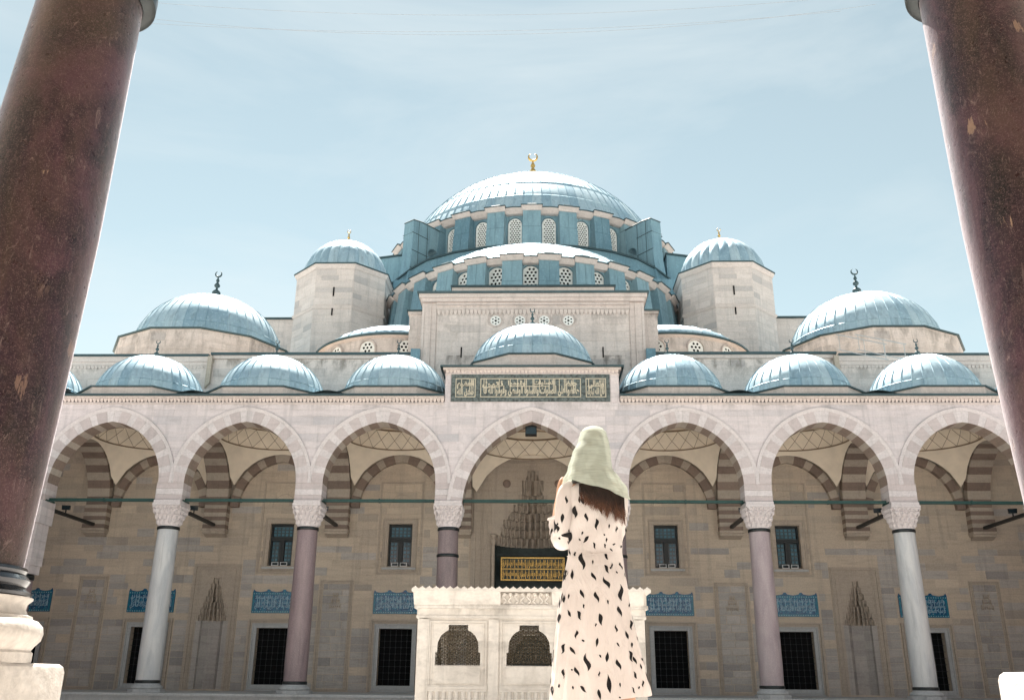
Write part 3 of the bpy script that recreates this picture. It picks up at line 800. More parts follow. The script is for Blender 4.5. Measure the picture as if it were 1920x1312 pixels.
def win_lower(x):
    w = MB(); w.box(x-.81, x+.81, HW+.36, HW+.40, .29, 2.89)
    o = mp(w, 'window', M['void'])
    g = MB()
    for i in range(1, 6): g.tube([(x-.81+i*.27, HW+.2, .29), (x-.81+i*.27, HW+.2, 2.89)], .013, 6)
    for j in range(1, 9): g.tube([(x-.81, HW+.2, .29+j*.29), (x+.81, HW+.2, .29+j*.29)], .011, 6)
    for i in range(1, 6):
        for j in range(1, 9): g.box(x-.81+i*.27-.02, x-.81+i*.27+.02, HW+.17, HW+.23, .29+j*.29-.03, .29+j*.29+.03)
    g.build('grille', M['black_iron'], o)
    frame(x-.81, x+.81, .29, 2.89, ((.16,.05),(.06,.10),), mat='marble_frame', parent=o)
    frame(x-1.04, x+1.04, .06, 3.13, ((.10,.05),(.08,.12)), mat='trim', parent=o, name='outer_frame')
    MB().box(x-1.06, x+1.06, HW-.2, HW, .0, .06).build('sill', M['marble_frame'], o)
for x in LOWX: win_lower(x)
class Boxes:
    def __init__(s): s.b = []
    def box(s, *q): s.b.append(q)
    def emit(s, name, mat, parent):
        for q in s.b: MB().box(*q).build(name, mat, parent)
def win_upper(x):
    o = mp(MB().box(x-.6, x+.6, HW+.30, HW+.34, 5.86, 7.96), 'window', M['glass_dark'])
    g = MB(); gm = Boxes()
    g.box(x-.6, x-.52, HW+.2, HW+.29, 5.86, 7.96); g.box(x+.52, x+.6, HW+.2, HW+.29, 5.86, 7.96); g.box(x-.519, x+.519, HW+.2, HW+.29, 7.86, 7.96); g.box(x-.519, x+.519, HW+.2, HW+.29, 5.86, 5.95)
    g.box(x-.12, x+.12, HW+.2, HW+.288, 5.95, 7.12); g.box(x-.519, x+.519, HW+.19, HW+.287, 7.12, 7.30)
    pr = random.Random(int(x*10))
    for i in range(5):
        for j in range(3):
            gm.box(x-.47+i*.2, x-.47+i*.2+.13, HW+.26, HW+.28, 7.36+j*.165, 7.36+j*.165+.11, 0, pr.random())
    for (x0, nx) in ((x-.48, 2), (x+.17, 2)):
        for i in range(nx):
            for j in range(5):
                gm.box(x0+i*.17, x0+i*.17+.12, HW+.26, HW+.28, 6.12+j*.2, 6.12+j*.2+.125, 0, pr.random())
    g.build('sash', M['black_iron'], o); gm.emit('pane', M['glass_blue'], o)
    bx = MB()
    for s in (-.22, .22):
        bx.box(x+s-.17, x+s+.17, HW-.02, HW+.06, 5.86, 5.89); bx.box(x+s-.17, x+s-.145, HW-.02, HW+.06, 5.89, 6.02); bx.box(x+s+.145, x+s+.17, HW-.02, HW+.06, 5.89, 6.02); bx.box(x+s-.17, x+s+.17, HW-.02, HW+.06, 6.02, 6.04)
    bx.build('bracket', M['white_trim'], o)
    frame(x-.6, x+.6, 5.86, 7.96, ((.05,.03),(.13,.06),(.05,.10),(.04,.07)), mat='trim', parent=o)
    frame(x-1.02, x+1.02, 5.56, 10.02, ((.05,.045),(.05,.03)), mat='trim', parent=o, name='outer_frame')
    MB().box(x-.84, x+.84, HW-.14, HW+.05, 5.70, 5.80).build('sill', M['marble_frame'], o)
    WPAD.courses(fnH, x-1.0, x-.88, 5.6, 8.3, .36, .3, .6, None, 3, 0); WPAD.courses(fnH, x+.88, x+1.0, 5.6, 8.3, .36, .3, .6, None, 4, 0)
    # blind arch carved over the window
    a = MB(); pts = arch_full(x, .1, 8.75, .72, 10); 
    for (p, q) in zip(pts[:-1], pts[1:]): a.tube([(p[0], HW-.02, p[1]), (q[0], HW-.02, q[1])], .018, 5, 0, False)
    a.build('blind_arch', M['trim'], o)
for x in UPX: win_upper(x)
# shallow blind panels with a small carved crest
for x, hwid, zt in ((-9.72,.80,5.15),(9.72,.80,5.15),(-21.95,.70,5.28),(21.95,.70,5.28)):
    p = mp(MB().box(x-hwid+.1, x+hwid-.1, HW-.012, HW+.01, .12, zt-.12), 'blind_panel', M['warm'])
    frame(x-hwid+.12, x+hwid-.12, .12, zt-.12, ((.045,.05),(.05,.025),(.045,.06)), mat='trim', parent=p)
    pp = Pads(); pp.courses(lambda u,z,c: (u, HW-.012-c, z), x-hwid+.14, x+hwid-.14, .14, zt-.14, .36, .5, 1.0, None, int(90+x), 0, .2)
    pp.emit([M['grey']], p, 40)
    cr = MB()
    for k, (hw_, z0, z1) in enumerate(((.26,zt-1.35,zt-1.1),(.18,zt-1.09,zt-.85),(.10,zt-.84,zt-.6))):
        cr.box(x-hw_-.03, x-hw_, HW-.07, HW-.03, z0, z1); cr.box(x+hw_, x+hw_+.03, HW-.07, HW-.03, z0, z1); cr.box(x-hw_-.02, x+hw_+.02, HW-.06, HW-.03, z1-.03, z1)
        for i in range(5-k): cr.lathe([(.0,z0+.02),(.045,z0+.1),(.0,z1-.05)], 8, (x-hw_*.8+i*hw_*1.6/(4-k if k < 4 else 1), HW-.035, 0))
    cr.build('carved_crest', M['trim'], p)

# stalactite hoods
def muq(cx, tiers, parent, x_hole, ztop, yfront, mats=('trim','trim'), cell=.26):
    """tiers: (z0, z1, half width, depth) bottom to top; fills the corners of the rectangular hole with stepped stone"""
    fill = MB(); cells = MB()
    for k, (z0, z1, hw_, dep) in enumerate(tiers):
        fill.box(cx-x_hole, cx-hw_, yfront-.01, yfront+.6, z0, z1); fill.box(cx+hw_, cx+x_hole, yfront-.01, yfront+.6, z0, z1)
        n = max(3, int((2*hw_+dep*1.2)/cell)); N = n
        pts = [(cx-hw_*cos(pi*i/(2*n)*2/1), yfront+.03+dep*sin(pi*i/n)) for i in range(n+1)]
        off = .5 if k % 2 else 0.0; p = cell*.75
        def Q(t, r, z):          # point on the plan curve, r towards the viewer
            t = max(0, min(1, t)); x, y = -hw_*cos(pi*t), dep*sin(pi*t); L = math.hypot(x, y) or 1
            return (cx+x-x/L*r, max(yfront+.015, yfront+.04+y-y/L*r), z)
        zm = z0+(z1-z0)*.45
        for i in range(-1, n+1):
            t0, t1 = (i+off)/n, (i+1+off)/n; tm = (t0+t1)/2
            if t1 <= 0 or t0 >= 1: continue
            A0, A1, Am = Q(t0,-.03,z0), Q(t0,p,z1), Q(t0,p*.25,zm); B0, B1, Bm = Q(t1,-.03,z0), Q(t1,p,z1), Q(t1,p*.25,zm)
            C0, C1, Cm = Q(tm,-.16,z0), Q(tm,-.10,z1-.03), Q(tm,-.34,zm)
            cells.add([A0,Am,A1,C0,Cm,C1,B0,Bm,B1], [(0,3,4,1),(1,4,5,2),(3,6,7,4),(4,7,8,5),(2,5,8)], 0, rnd.uniform(-.6,.5))
            cells.lathe([(0,z0-.06),(.03,z0+.02),(.035,zm),(.05,z1-.06),(.03,z1)], 6, (A1[0]*.6+A0[0]*.4, A1[1]*.6+A0[1]*.4, 0))
        if k+1 < len(tiers): nh, nd = tiers[k+1][2], tiers[k+1][3]
        else: nh, nd = .02, .02
        rows = [[(cx-q*cos(pi*i/14), yfront+.03+dd*sin(pi*i/14), z1-.002*(1-j)) for i in range(15)] for j, (q, dd) in enumerate(((hw_*1.15, dep*1.2+.1), (nh, nd)))]
        cells.grid(rows)
        fill.box(cx-hw_-.07, cx-hw_, yfront-.035, yfront, z0, z1+.03); fill.box(cx+hw_, cx+hw_+.07, yfront-.035, yfront, z0, z1+.03)
        nx = nh if k+1 < len(tiers) else 0
        fill.box(cx-hw_, cx-nx, yfront-.034, yfront-.001, z1-.04, z1+.03)
        fill.box(cx+nx, cx+hw_, yfront-.034, yfront-.001, z1-.04, z1+.03)
    z1 = tiers[-1][1]
    if ztop > z1: fill.box(cx-x_hole, cx+x_hole, yfront-.009, yfront+.6, z1, ztop)
    fill.build('stalactite_surround', M[mats[0]], parent); cells.build('stalactite_cells', M[mats[1]], parent)
for x in NICHE:
    n = mpe('niche')
    nb = MB(); pts = [(-.55,HW-.02),(-.52,HW+.16),(-.28,HW+.40),(.28,HW+.40),(.52,HW+.16),(.55,HW-.02)]
    for (a, b) in zip(pts[:-1], pts[1:]):
        for j in range(9):
            nb.quad((x+a[0],a[1],.06+j*.35),(x+b[0],b[1],.06+j*.35),(x+b[0],b[1],.06+j*.35+.35),(x+a[0],a[1],.06+j*.35+.35), 0, rnd.uniform(-.6,.4))
    nb.box(x-.80, x-.55, HW-.01, HW+.4, .06, 3.2); nb.box(x+.55, x+.80, HW-.01, HW+.4, .06, 3.2)
    nb.build('niche_back', M['grey'], n)
    muq(x, [(3.2,3.5,.70,.42),(3.5,3.8,.62,.38),(3.8,4.1,.52,.33),(4.1,4.4,.43,.28),(4.4,4.7,.34,.22),(4.7,5.0,.25,.17),(5.0,5.3,.15,.1)], n, .80, 5.55, HW, cell=.2)
    frame(x-.80, x+.80, .06, 5.55, ((.07,.03),(.08,.06),(.10,.03),(.08,.09),(.06,.05)), mat='trim', parent=n, bottom=False)

# portal
portal = mpe('portal')
frame(-1.9, 1.9, -.06, 10.9, ((.20,.03),(.07,.09),(.10,.05),(.06,.12),(.14,.06),(.05,.14),(.10,.08),(.07,.17),(.18,.10),(.10,.20),(.13,.12)), mat='trim', parent=portal, name='moulding', bottom=False)
tp = MB().box(-3.3, 3.3, HW-.34, HW, 12.05, 12.35).box(-3.2, 3.2, HW-.26, HW, 12.1-.22, 12.049)
cell_row(tp, -3.15, 3.15, HW-.14, 11.7, 11.88, .16, .1); tp.build('portal_cornice', M['trim'], portal)
muq(0.0, [(7.0,7.45,1.84,1.5),(7.45,7.85,1.62,1.38),(7.85,8.25,1.5,1.25),(8.25,8.65,1.25,1.08),(8.65,9.0,.98,.9),(9.0,9.5,.74,.7),(9.5,10.25,.55,.45),(10.25,10.75,.33,.25)], portal, 1.9, 10.9, HW, cell=.3)
nb = MB().box(-1.9, 1.9, HW+1.9, HW+2.0, -.06, 7.6).box(-1.9, 1.9, HW+1.7, HW+1.9, 6.6, 6.75)
nb.quad((-1.895,HW+.02,-.06),(-1.895,HW+.02,7.05),(-1.895,HW+1.9,7.05),(-1.895,HW+1.9,-.06)).quad((1.895,HW+.02,-.06),(1.895,HW+1.9,-.06),(1.895,HW+1.9,7.05),(1.895,HW+.02,7.05))
nb.build('portal_recess', M['teal_wood'], portal)
dr = MB().box(-1.0, -.02, HW+1.78, HW+1.88, -.05, 3.6).box(.02, 1.0, HW+1.78, HW+1.88, -.05, 3.6); dr.build('door', M['teal_wood'], portal)
for s in (-1, 1):
    MB().lathe([(0,0),(.16,.0),(.20,.04),(.20,.09),(.10,.13),(0,.15)], 20).build('boss', M['bd'], portal).matrix_local = Matrix.Translation((s*1.32, HW-.005, 10.02))@Matrix.Rotation(radians(90), 4, 'X')
    m = MB()      # slender corner colonnette and small carved lozenge
    m.tube([(s*1.98, HW-.12, 0), (s*1.98, HW-.12, 6.9)], .09, 12); m.lathe([(.09,6.9),(.16,7.05),(.16,7.15),(.10,7.3),(.17,7.42)], 10, (s*1.98, HW-.12, 0)); m.build('colonnette', M['trim'], portal)

# central raised block over the portal
blk = mp(MB().box(-6.0, 6.0, HW-.1, 13, 12.6, 20.3), 'portal_tower', M['wallstone'])
bt = MB()
for s in (-1, 1):
    for (a, b, p) in ((5.93,6.06,.16),(5.62,5.93,.10),(5.56,5.62,.2),(5.34,5.56,.08),(5.28,5.34,.14)):
        bt.box(min(s*a,s*b)+.001, max(s*a,s*b)-.001, HW-.1-p*.7, HW-.09, 13.0, 20.0)
for (a, b, p) in ((19.62,19.70,.14),(19.70,19.86,.09),(19.86,19.93,.2),(19.93,20.05,.12)): bt.box(-5.27, 5.27, HW-.1-p, HW-.089, a+.001, b-.001)
cell_row(bt, -5.25, 5.25, HW-.1, 19.3, 19.6, .22, .14)
bt.box(-6.12, 6.12, HW-.32, HW-.085, 20.06, 20.26); bt.box(-6.24, 6.24, HW-.42, 13.1, 20.262, 20.48)
bt.build('moulding', M['cream'], blk)
MB().box(-6.34, 6.34, HW-.52, 13.2, 20.482, 20.60).build('roof_edge', M['leaddark'], blk)
WPAD.courses(lambda u,z,c: (u, HW-.1-c, z), -5.26, 5.26, 13.0, 19.28, .48, .9, 2.0, None, 31, 1, .10, .012)
at = MB().box(-4.62, 4.62, 7.8, 12.8, 20.6, 21.6); at.build('attic', M['cream'], blk)
MB().box(-4.7, 4.7, 7.7, 12.9, 21.602, 21.72).build('attic_edge', M['leaddark'], blk)
for s in (-1, 1):
    MB().box(min(s*6.02,s*6.95), max(s*6.02,s*6.95), 7.6, 13, 17.0, 19.85).box(min(s*6.02,s*7.02), max(s*6.02,s*7.02), 7.5, 13.1, 19.85, 20.0).build('shoulder', M['wallstone'], blk)
    MB().box(min(s*6.02,s*7.08), max(s*6.02,s*7.08), 7.42, 13.1, 20.002, 20.09).build('shoulder_edge', M['leaddark'], blk)
    mp(MB().box(min(s*6.05,s*6.55), max(s*6.05,s*6.55), HW-.45, HW-.01, 16.2, 17.25), 'lead_hopper', M['leadwall'])

# lattice plates
def fill_plate(outline, holes_, thick, name, mat):
    bm = bmesh.new(); E = []
    for loop in [outline]+holes_:
        vs = [bm.verts.new((x, 0, z)) for x, z in loop]
        E += [bm.edges.new((vs[i], vs[(i+1) % len(vs)])) for i in range(len(vs))]
    bmesh.ops.triangle_fill(bm, use_beauty=True, edges=E)
    for f in bm.faces:
        if f.normal.y > 0: f.normal_flip()
    ext = bmesh.ops.extrude_face_region(bm, geom=list(bm.faces))
    bmesh.ops.translate(bm, vec=(0, thick, 0), verts=[g for g in ext['geom'] if isinstance(g, bmesh.types.BMVert)])
    bmesh.ops.recalc_face_normals(bm, faces=list(bm.faces))
    me = bpy.data.meshes.new(name); bm.to_mesh(me); bm.free(); me.materials.append(mat); return me
def circ(x, z, r, n=8, sy=1.0): return [(x+r*cos(2*pi*i/n), z+r*sy*sin(2*pi*i/n)) for i in range(n)]
def arch_outline(w, h, n=12):
    r = w/2; zc = h-r*1.05
    return [(-r, 0), (r, 0)]+[(r*cos(pi*i/n), zc+1.05*r*sin(pi*i/n)) for i in range(n+1)]
def hex_window(w, h, pitch, hr, name='window', thick=.06):
    hs = []; r = w/2; zc = h-r*1.05; row = 0; z = pitch*.55
    while z < h:
        x = -r+pitch*(.5 if row % 2 == 0 else 1.0)
        while x < r:
            lim = r-.05 if z < zc else sqrt(max(0, 1-((z-zc)/(1.05*r))**2))*r-.04
            if abs(x)+hr < lim and (z < zc or math.hypot(x, (z-zc)/1.05)+hr < r-.03): hs.append(circ(x, z, hr, 6))
            x += pitch
        z += pitch*.87; row += 1
    return fill_plate(arch_outline(w, h), hs, thick, name, M['gypsum'])
def arched_wall(x0, x1, z0, z1, w, h, zb, name, mat):
    """wall panel facing -y with an arched opening centred at x = 0, plus its reveal"""
    hole = [(x, z+zb) for x, z in arch_outline(w, h)]
    me = fill_plate([(x0, z0), (x1, z0), (x1, z1), (x0, z1)], [hole], .30, name, mat); return me
hexw_main = hex_window(1.14, 4.25, .215, .075); hexw_semi = hex_window(1.22, 3.9, .27, .095); hexw_ex = hex_window(.92, 1.15, .235, .08); 

def tier(parent, xc, yc, n_total, ks, r_wall, zb, zt, w_win, h_win, zwin, me_win, pier_w, rp_top, rp_bot, zp0, corn_r, corn_z, win_at_half, cornh=.34):
    step = 2*pi/n_total; hwid = r_wall*math.tan(step/2)
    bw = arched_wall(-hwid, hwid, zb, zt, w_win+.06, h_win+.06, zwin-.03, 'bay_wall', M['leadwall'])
    pm = MB(); a = pier_w/2
    nz = 4
    for j in range(nz):
        z0, z1 = zp0+(zt-zp0)*j/nz, zp0+(zt-zp0)*(j+1)/nz
        r0, r1 = rp_bot+(rp_top-rp_bot)*j/nz, rp_bot+(rp_top-rp_bot)*(j+1)/nz
        b = a*(1.12-.12*(j/nz)); 
        for (xa, xb) in ((-b, -.01), (.01, b)):
            pm.hexa([(xa,-r0,z0+.012),(xb,-r0,z0+.012),(xb,-r_wall+.1,z0+.012),(xa,-r_wall+.1,z0+.012),(xa,-r1,z1-.012),(xb,-r1,z1-.012),(xb,-r_wall+.1,z1-.012),(xa,-r_wall+.1,z1-.012)], 0, 0)
        pm.hexa([(-b+.03,-r0+.03,z0),(b-.03,-r0+.03,z0),(b-.03,-r_wall+.1,z0),(-b+.03,-r_wall+.1,z0),(-b+.03,-r1+.03,z1),(b-.03,-r1+.03,z1),(b-.03,-r_wall+.1,z1),(-b+.03,-r_wall+.1,z1)])
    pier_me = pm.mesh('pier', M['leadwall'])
    cm = MB(); c0 = rp_top+.10; t2 = math.tan(step/2)
    cm.add([(-a-.10,-c0,corn_z-cornh),(a+.10,-c0,corn_z-cornh),(a+.16,-corn_r,corn_z-.08),(-a-.16,-corn_r,corn_z-.08),(-a-.10,-r_wall,corn_z-cornh),(a+.10,-r_wall,corn_z-cornh),(a+.16,-r_wall,corn_z-.08),(-a-.16,-r_wall,corn_z-.08)],
           [(0,1,2,3),(1,5,6,2),(4,0,3,7),(4,5,1,0),(3,2,6,7)])
    ci = r_wall+.3; ce = corn_r-.24
    cm.add([(-ci*t2,-ci,corn_z-cornh-.13),(ci*t2,-ci,corn_z-cornh-.13),(ce*t2,-ce,corn_z-.18),(-ce*t2,-ce,corn_z-.18),(-ci*t2,-r_wall+.05,corn_z-cornh-.13),(ci*t2,-r_wall+.05,corn_z-cornh-.13)],
           [(0,1,2,3),(4,5,1,0)])
    corn_me = cm.mesh('cornice', M['cream'])
    lm = MB(); lm.box(-a-.2, a+.2, -corn_r-.06, -r_wall+.3, corn_z-.08, corn_z+.0)
    ee = ce+.06; lm.prism([(-ee*t2,-ee),(ee*t2,-ee),((r_wall-.6)*t2,-r_wall+.6),(-(r_wall-.6)*t2,-r_wall+.6)], lambda x,y,c: (x,y,c), corn_z-.178, corn_z-.10)
    lm.add([(-a*.6,-corn_r+.15,corn_z),(a*.6,-corn_r+.15,corn_z),(a*.5,-corn_r+.35,corn_z+.28),(-a*.5,-corn_r+.35,corn_z+.28),(a*.5,-r_wall+1.0,corn_z+.3),(-a*.5,-r_wall+1.0,corn_z+.3),(a*.6,-r_wall+.5,corn_z),(-a*.6,-r_wall+.5,corn_z)], [(0,1,2,3),(3,2,4,5),(1,6,4,2),(7,0,3,5)])
    lead_me = lm.mesh('cornice_lead', M['leaddark'])
    vm = MB().box(-w_win/2-.1, w_win/2+.1, -r_wall+.42, -r_wall+.46, zwin-.1, zwin+h_win+.1).mesh('window_void', M['void'])
    for k in ks:
        ph = k*step
        pw, pp_ = (ph+(step/2 if win_at_half else 0)), (ph+(0 if win_at_half else step/2))
        wb = link('bay_wall', bw, parent, (xc, yc, 0)); wb.rotation_euler = (0,0,pw)
        # facet plane at r_wall
        wb.location = (xc+r_wall*sin(pw), yc-r_wall*cos(pw), 0)
        o = link('window', me_win, parent, (xc+(r_wall-.16)*sin(pw), yc-(r_wall-.16)*cos(pw), zwin)); o.rotation_euler = (0,0,pw)
        for me, nm, an in ((pier_me,'pier',pp_),(corn_me,'cornice',pp_),(lead_me,'cornice_lead',pp_),(vm,'window_void',pw)):
            q = link(nm, me, parent, (xc, yc, 0)); q.rotation_euler = (0,0,an)
YD = 40.0
def mlink(name): 
    o = link(name, None, mosque, ML); return o
drum = mlink('drum')
tier(drum, -.2, YD, 28, range(-10, 10), 12.75, 30.5, 37.0, 1.14, 4.25, 32.38, hexw_main, 1.42, 13.4, 14.05, 30.5, 13.85, 37.26, True)
sd = mlink('semi_dome_drum')
tier(sd, -.2, 26.44, 28, range(-6, 7), 10.55, 20.5, 27.05, 1.22, 3.9, 22.95, hexw_semi, 1.30, 11.05, 11.75, 20.5, 11.45, 27.32, False)
# main dome: spherical cap
def cap_prof(R, zc, z0, n): 
    a0 = asin((z0-zc)/R); return [(R*cos(a0+(pi/2*.997-a0)*j/n), zc+R*sin(a0+(pi/2*.997-a0)*j/n)) for j in range(n+1)]
def gores_prof(parent, xc, yc, prof, n, ks, mat='lead', sw=.05, sh=.05, joints=(), name='lead_panel'):
    mb = MB(); dth = 2*pi/n; N = len(prof)-1
    mb.grid([[(r*sin(dth*i/2), -r*cos(dth*i/2), z) for i in range(3)] for r, z in prof])
    for (ra, za), (rb, zb) in zip(prof[:-1], prof[1:]):
        if rb < sw*n/5: break
        wa, wb = sw/ra, sw/rb
        A = [(0,-ra,za), ((ra+sh)*sin(wa/2), -(ra+sh)*cos(wa/2), za+sh*.4), (ra*sin(wa),-ra*cos(wa),za)]
        B = [(0,-rb,zb), ((rb+sh)*sin(wb/2), -(rb+sh)*cos(wb/2), zb+sh*.4), (rb*sin(wb),-rb*cos(wb),zb)]
        mb.add(A+B, [(0,1,4,3),(1,2,5,4)])
    for j in joints:
        (ra, za), (rb, zb) = prof[j], prof[j+1]; f = .06
        r2, z2 = ra+(rb-ra)*f, za+(zb-za)*f; r0, z0 = ra-(rb-ra)*.002, za-(zb-za)*.01
        mb.grid([[((rr_)*sin(dth*i/2), -(rr_)*cos(dth*i/2), zz) for i in range(3)] for rr_, zz in ((r0-.01, z0-.01), (ra+.045, za+.01), (r2+.01, z2))])
    me = mb.mesh(name, M[mat], True); me.set_sharp_from_angle(angle=radians(28))
    for k in ks:
        o = link(name, me, parent, (xc, yc, 0)); o.rotation_euler = (0,0,dth*k)
sk = MB().lathe([(11.4,23.2),(11.9,22.85),(14.6,20.3),(14.9,19.2)], 56, (-.2,26.44,0), -pi/2, pi/2)
for i in range(57):
    aa = -pi/2+pi*i/56; sk.tube([(-.2+r*sin(aa), 26.44-r*cos(aa), z) for r, z in ((11.92,22.87),(14.62,20.32))], .035, 4)
sk.build('lead_skirt', M['lead'], sd)
md = mlink('main_dome')
gores_prof(md, -.2, YD, cap_prof(13.46, 32.98, 37.0, 14), 96, range(96), joints=(2, 4, 7))
finial(md, -.2, YD, 46.35, 4.6, 'gold')
smd = mlink('semi_dome')
gores_prof(smd, -.2, 26.44, cap_prof(14.0, 18.15, 27.1, 8), 64, range(-16, 16), joints=(3,))
# great arch wall behind the semi-dome, buttresses, wings
ga = MB(); top = [(-11.5,30.2),(-10,31.5),(-8.65,32.35),(-6.5,33.0),(-4.2,33.4),(0,33.7),(4.0,33.4),(6.3,33.0),(8.3,32.35),(9.7,31.5),(11.2,30.2)]
ga.prism([(top[0][0],24)]+top+[(top[-1][0],24)], lambda a,b,c: (a,c,b), 26.6, 29.5)
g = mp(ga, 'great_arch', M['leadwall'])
ge = MB()
for (a, b) in zip(top[:-1], top[1:]): ge.hexa([(a[0],26.42,a[1]),(b[0],26.42,b[1]),(b[0],29.6,b[1]),(a[0],29.6,a[1]),(a[0],26.42,a[1]+.14),(b[0],26.42,b[1]+.14),(b[0],29.6,b[1]+.14),(a[0],29.6,a[1]+.14)])
ge.build('arch_edge', M['leaddark'], g)
def sheet_seams(m, a, b, z0, z1, n, k, nrm, w=.03):
    """raised lead seams on the face from a to b: n upright, k level"""
    a, b = Vector(a), Vector(b); nx, ny = nrm
    for i in range(n+1):
        p = a.lerp(b, i/n); m.hexa([(p.x-w*.5,p.y,z0),(p.x+w*.5,p.y,z0),(p.x+w*.5+nx*.04,p.y+ny*.04,z0),(p.x-w*.5+nx*.04,p.y+ny*.04,z0),(p.x-w*.5,p.y,z1),(p.x+w*.5,p.y,z1),(p.x+w*.5+nx*.04,p.y+ny*.04,z1),(p.x-w*.5+nx*.04,p.y+ny*.04,z1)])
    for j in range(1, k+1):
        z = z0+(z1-z0)*j/(k+1)
        m.hexa([(a.x,a.y,z),(b.x,b.y,z),(b.x+nx*.05,b.y+ny*.05,z),(a.x+nx*.05,a.y+ny*.05,z),(a.x,a.y,z+.05),(b.x,b.y,z+.05),(b.x+nx*.05,b.y+ny*.05,z+.05),(a.x+nx*.05,a.y+ny*.05,z+.05)])
for s in (-1, 1):
    ph = radians(38)*s; d = Vector((sin(ph), -cos(ph), 0)); t = Vector((cos(ph), sin(ph), 0)); c = Vector((-.2, YD, 0)); th = .55
    f = mpe('buttress')
    m = MB()
    def P(r, o, z): v = c+d*r+t*o; return (v.x, v.y, z)
    # fin pierced by a passage: built round an arched opening, in the plane of d
    ro, ri = 16.5, 12.9; z0, z1 = 27.0, 36.3; oa, ob, oz0, oz1 = 13.45, 14.75, 30.4, 34.3
    arch = [(oa, oz0), (oa, oz1-.6)]+[((oa+ob)/2-(ob-oa)/2*cos(pi*i/8), oz1-.6+.65*sin(pi*i/8)) for i in range(1, 8)]+[(ob, oz1-.6), (ob, oz0)]
    outer = [(ri, z0), (ri, z1), (ro-1.0, z1), (ro, z1-.15), (ro+.12, z1-3.6), (ro+.45, z1-4.2), (ro+.6, z0)]
    solid = [(ri, oz0), (ri, z1), (ro-1.0, z1), (ro, z1-.15), (ro+.12, z1-3.6), (ro+.4, oz0)]
    # split into convex-ish strips around the opening
    strips = [[(ri,z0),(ri,oz0),(ro+.45,oz0),(ro+.6,z0)], [(ri,oz0),(ri,z1),(oa,z1),(oa,oz0)], [(ob,oz0),(ob,z1),(ro-1.0,z1),(ro,z1-.15),(ro+.12,z1-3.6),(ro+.45,oz0)]]
    for (p, q) in zip(arch[1:-2], arch[2:-1]): strips.append([p, (p[0], z1), (q[0], z1), q])
    for st in strips: m.prism(st, lambda r, z, o: P(r, o, z), -th, th)
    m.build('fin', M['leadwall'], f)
    sm = MB()
    for zz in (28.6, 30.2, 31.8, 33.4, 35.0):
        for o in (-th, th): sm.tube([P(14.8, o, zz), P(ro+.12+max(0,(33-zz))*.07, o, zz)], .035, 4)
        rr_ = ro+.12 if zz < 33 else ro+.02
        sm.tube([P(rr_+max(0,(33-zz))*.07, -th, zz), P(rr_+max(0,(33-zz))*.07, th, zz)], .035, 4)
    for r in (14.9, 15.9): 
        for o in (-th, th): sm.tube([P(r, o, 28), P(r, o, z1)], .03, 4)
    sm.tube([P(ri, th, z1), P(ro-1, th, z1), P(ro, th, z1-.15)], .07, 4); sm.tube([P(ri, -th, z1), P(ro-1, -th, z1), P(ro, -th, z1-.15)], .07, 4); sm.tube([P(ro, -th, z1-.15), P(ro, th, z1-.15)], .07, 4)
    sm.build('seam', M['leaddark'], f)
    # stepped lower mass of the buttress and wing wall to the turret
    lo = MB().box(min(s*9.2,s*11.9), max(s*9.2,s*11.9), 25.2, 30, 20, 28.2).box(min(s*8.6,s*11.2), max(s*8.6,s*11.2), 26.0, 30, 28.2, 30.4)
    sheet_seams(lo, (s*9.2,25.2,0), (s*11.9,25.2,0), 20, 28.2, 3, 5, (0,-1)); sheet_seams(lo, (s*8.6,26.0,0), (s*11.2,26.0,0), 28.2, 30.4, 3, 1, (0,-1))
    lo.build('lower_mass', M['leadwall'], f)
    wing = fill_plate([(-1.7,0),(1.7,0),(1.7,6.1),(-1.7,6.6)], [[(-.95,1.0),(.95,1.0)]+[(.95*cos(pi*i/10), 3.4+1.2*sin(pi*i/10)) for i in range(11)]], 1.6, 'wing_wall', M['leadwall'])
    wo = link('wing_wall', wing, f, (s*12.6, 28.2, 27.0)); wo.scale = (s, 1, 1)
    we = MB().hexa([(-1.8,-.15,6.62),(1.8,-.15,6.12),(1.8,1.7,6.12),(-1.8,1.7,6.62),(-1.8,-.15,6.74),(1.8,-.15,6.24),(1.8,1.7,6.24),(-1.8,1.7,6.74)]).build('wing_edge', M['leaddark'], f); we.location = wo.location; we.scale = (s,1,1)
# masses behind
mass = MB().box(-13.6, 13.4, 27.5, 53, 17, 30.6).box(-11.2, 11.0, 24, 30, 17, 21).box(-28.5, -17.2, 23.5, 55, 17, 26.0).box(17.2, 28.5, 23.5, 55, 17, 26.0)
mp(mass, 'hall_mass', M['wallstone'])
WPAD.courses(lambda u,z,c: (u, 23.5-c, z), -28.4, -17.2, 17, 25.9, .5, .9, 2.0, None, 33, 1, .12); WPAD.courses(lambda u,z,c: (u, 23.5-c, z), 17.2, 28.4, 17, 25.9, .5, .9, 2.0, None, 34, 1, .12)
mp(MB().box(-28.6, -17.0, 23.3, 55, 26.002, 26.12).box(17.0, 28.6, 23.3, 55, 26.002, 26.12), 'gallery_edge', M['leaddark'])
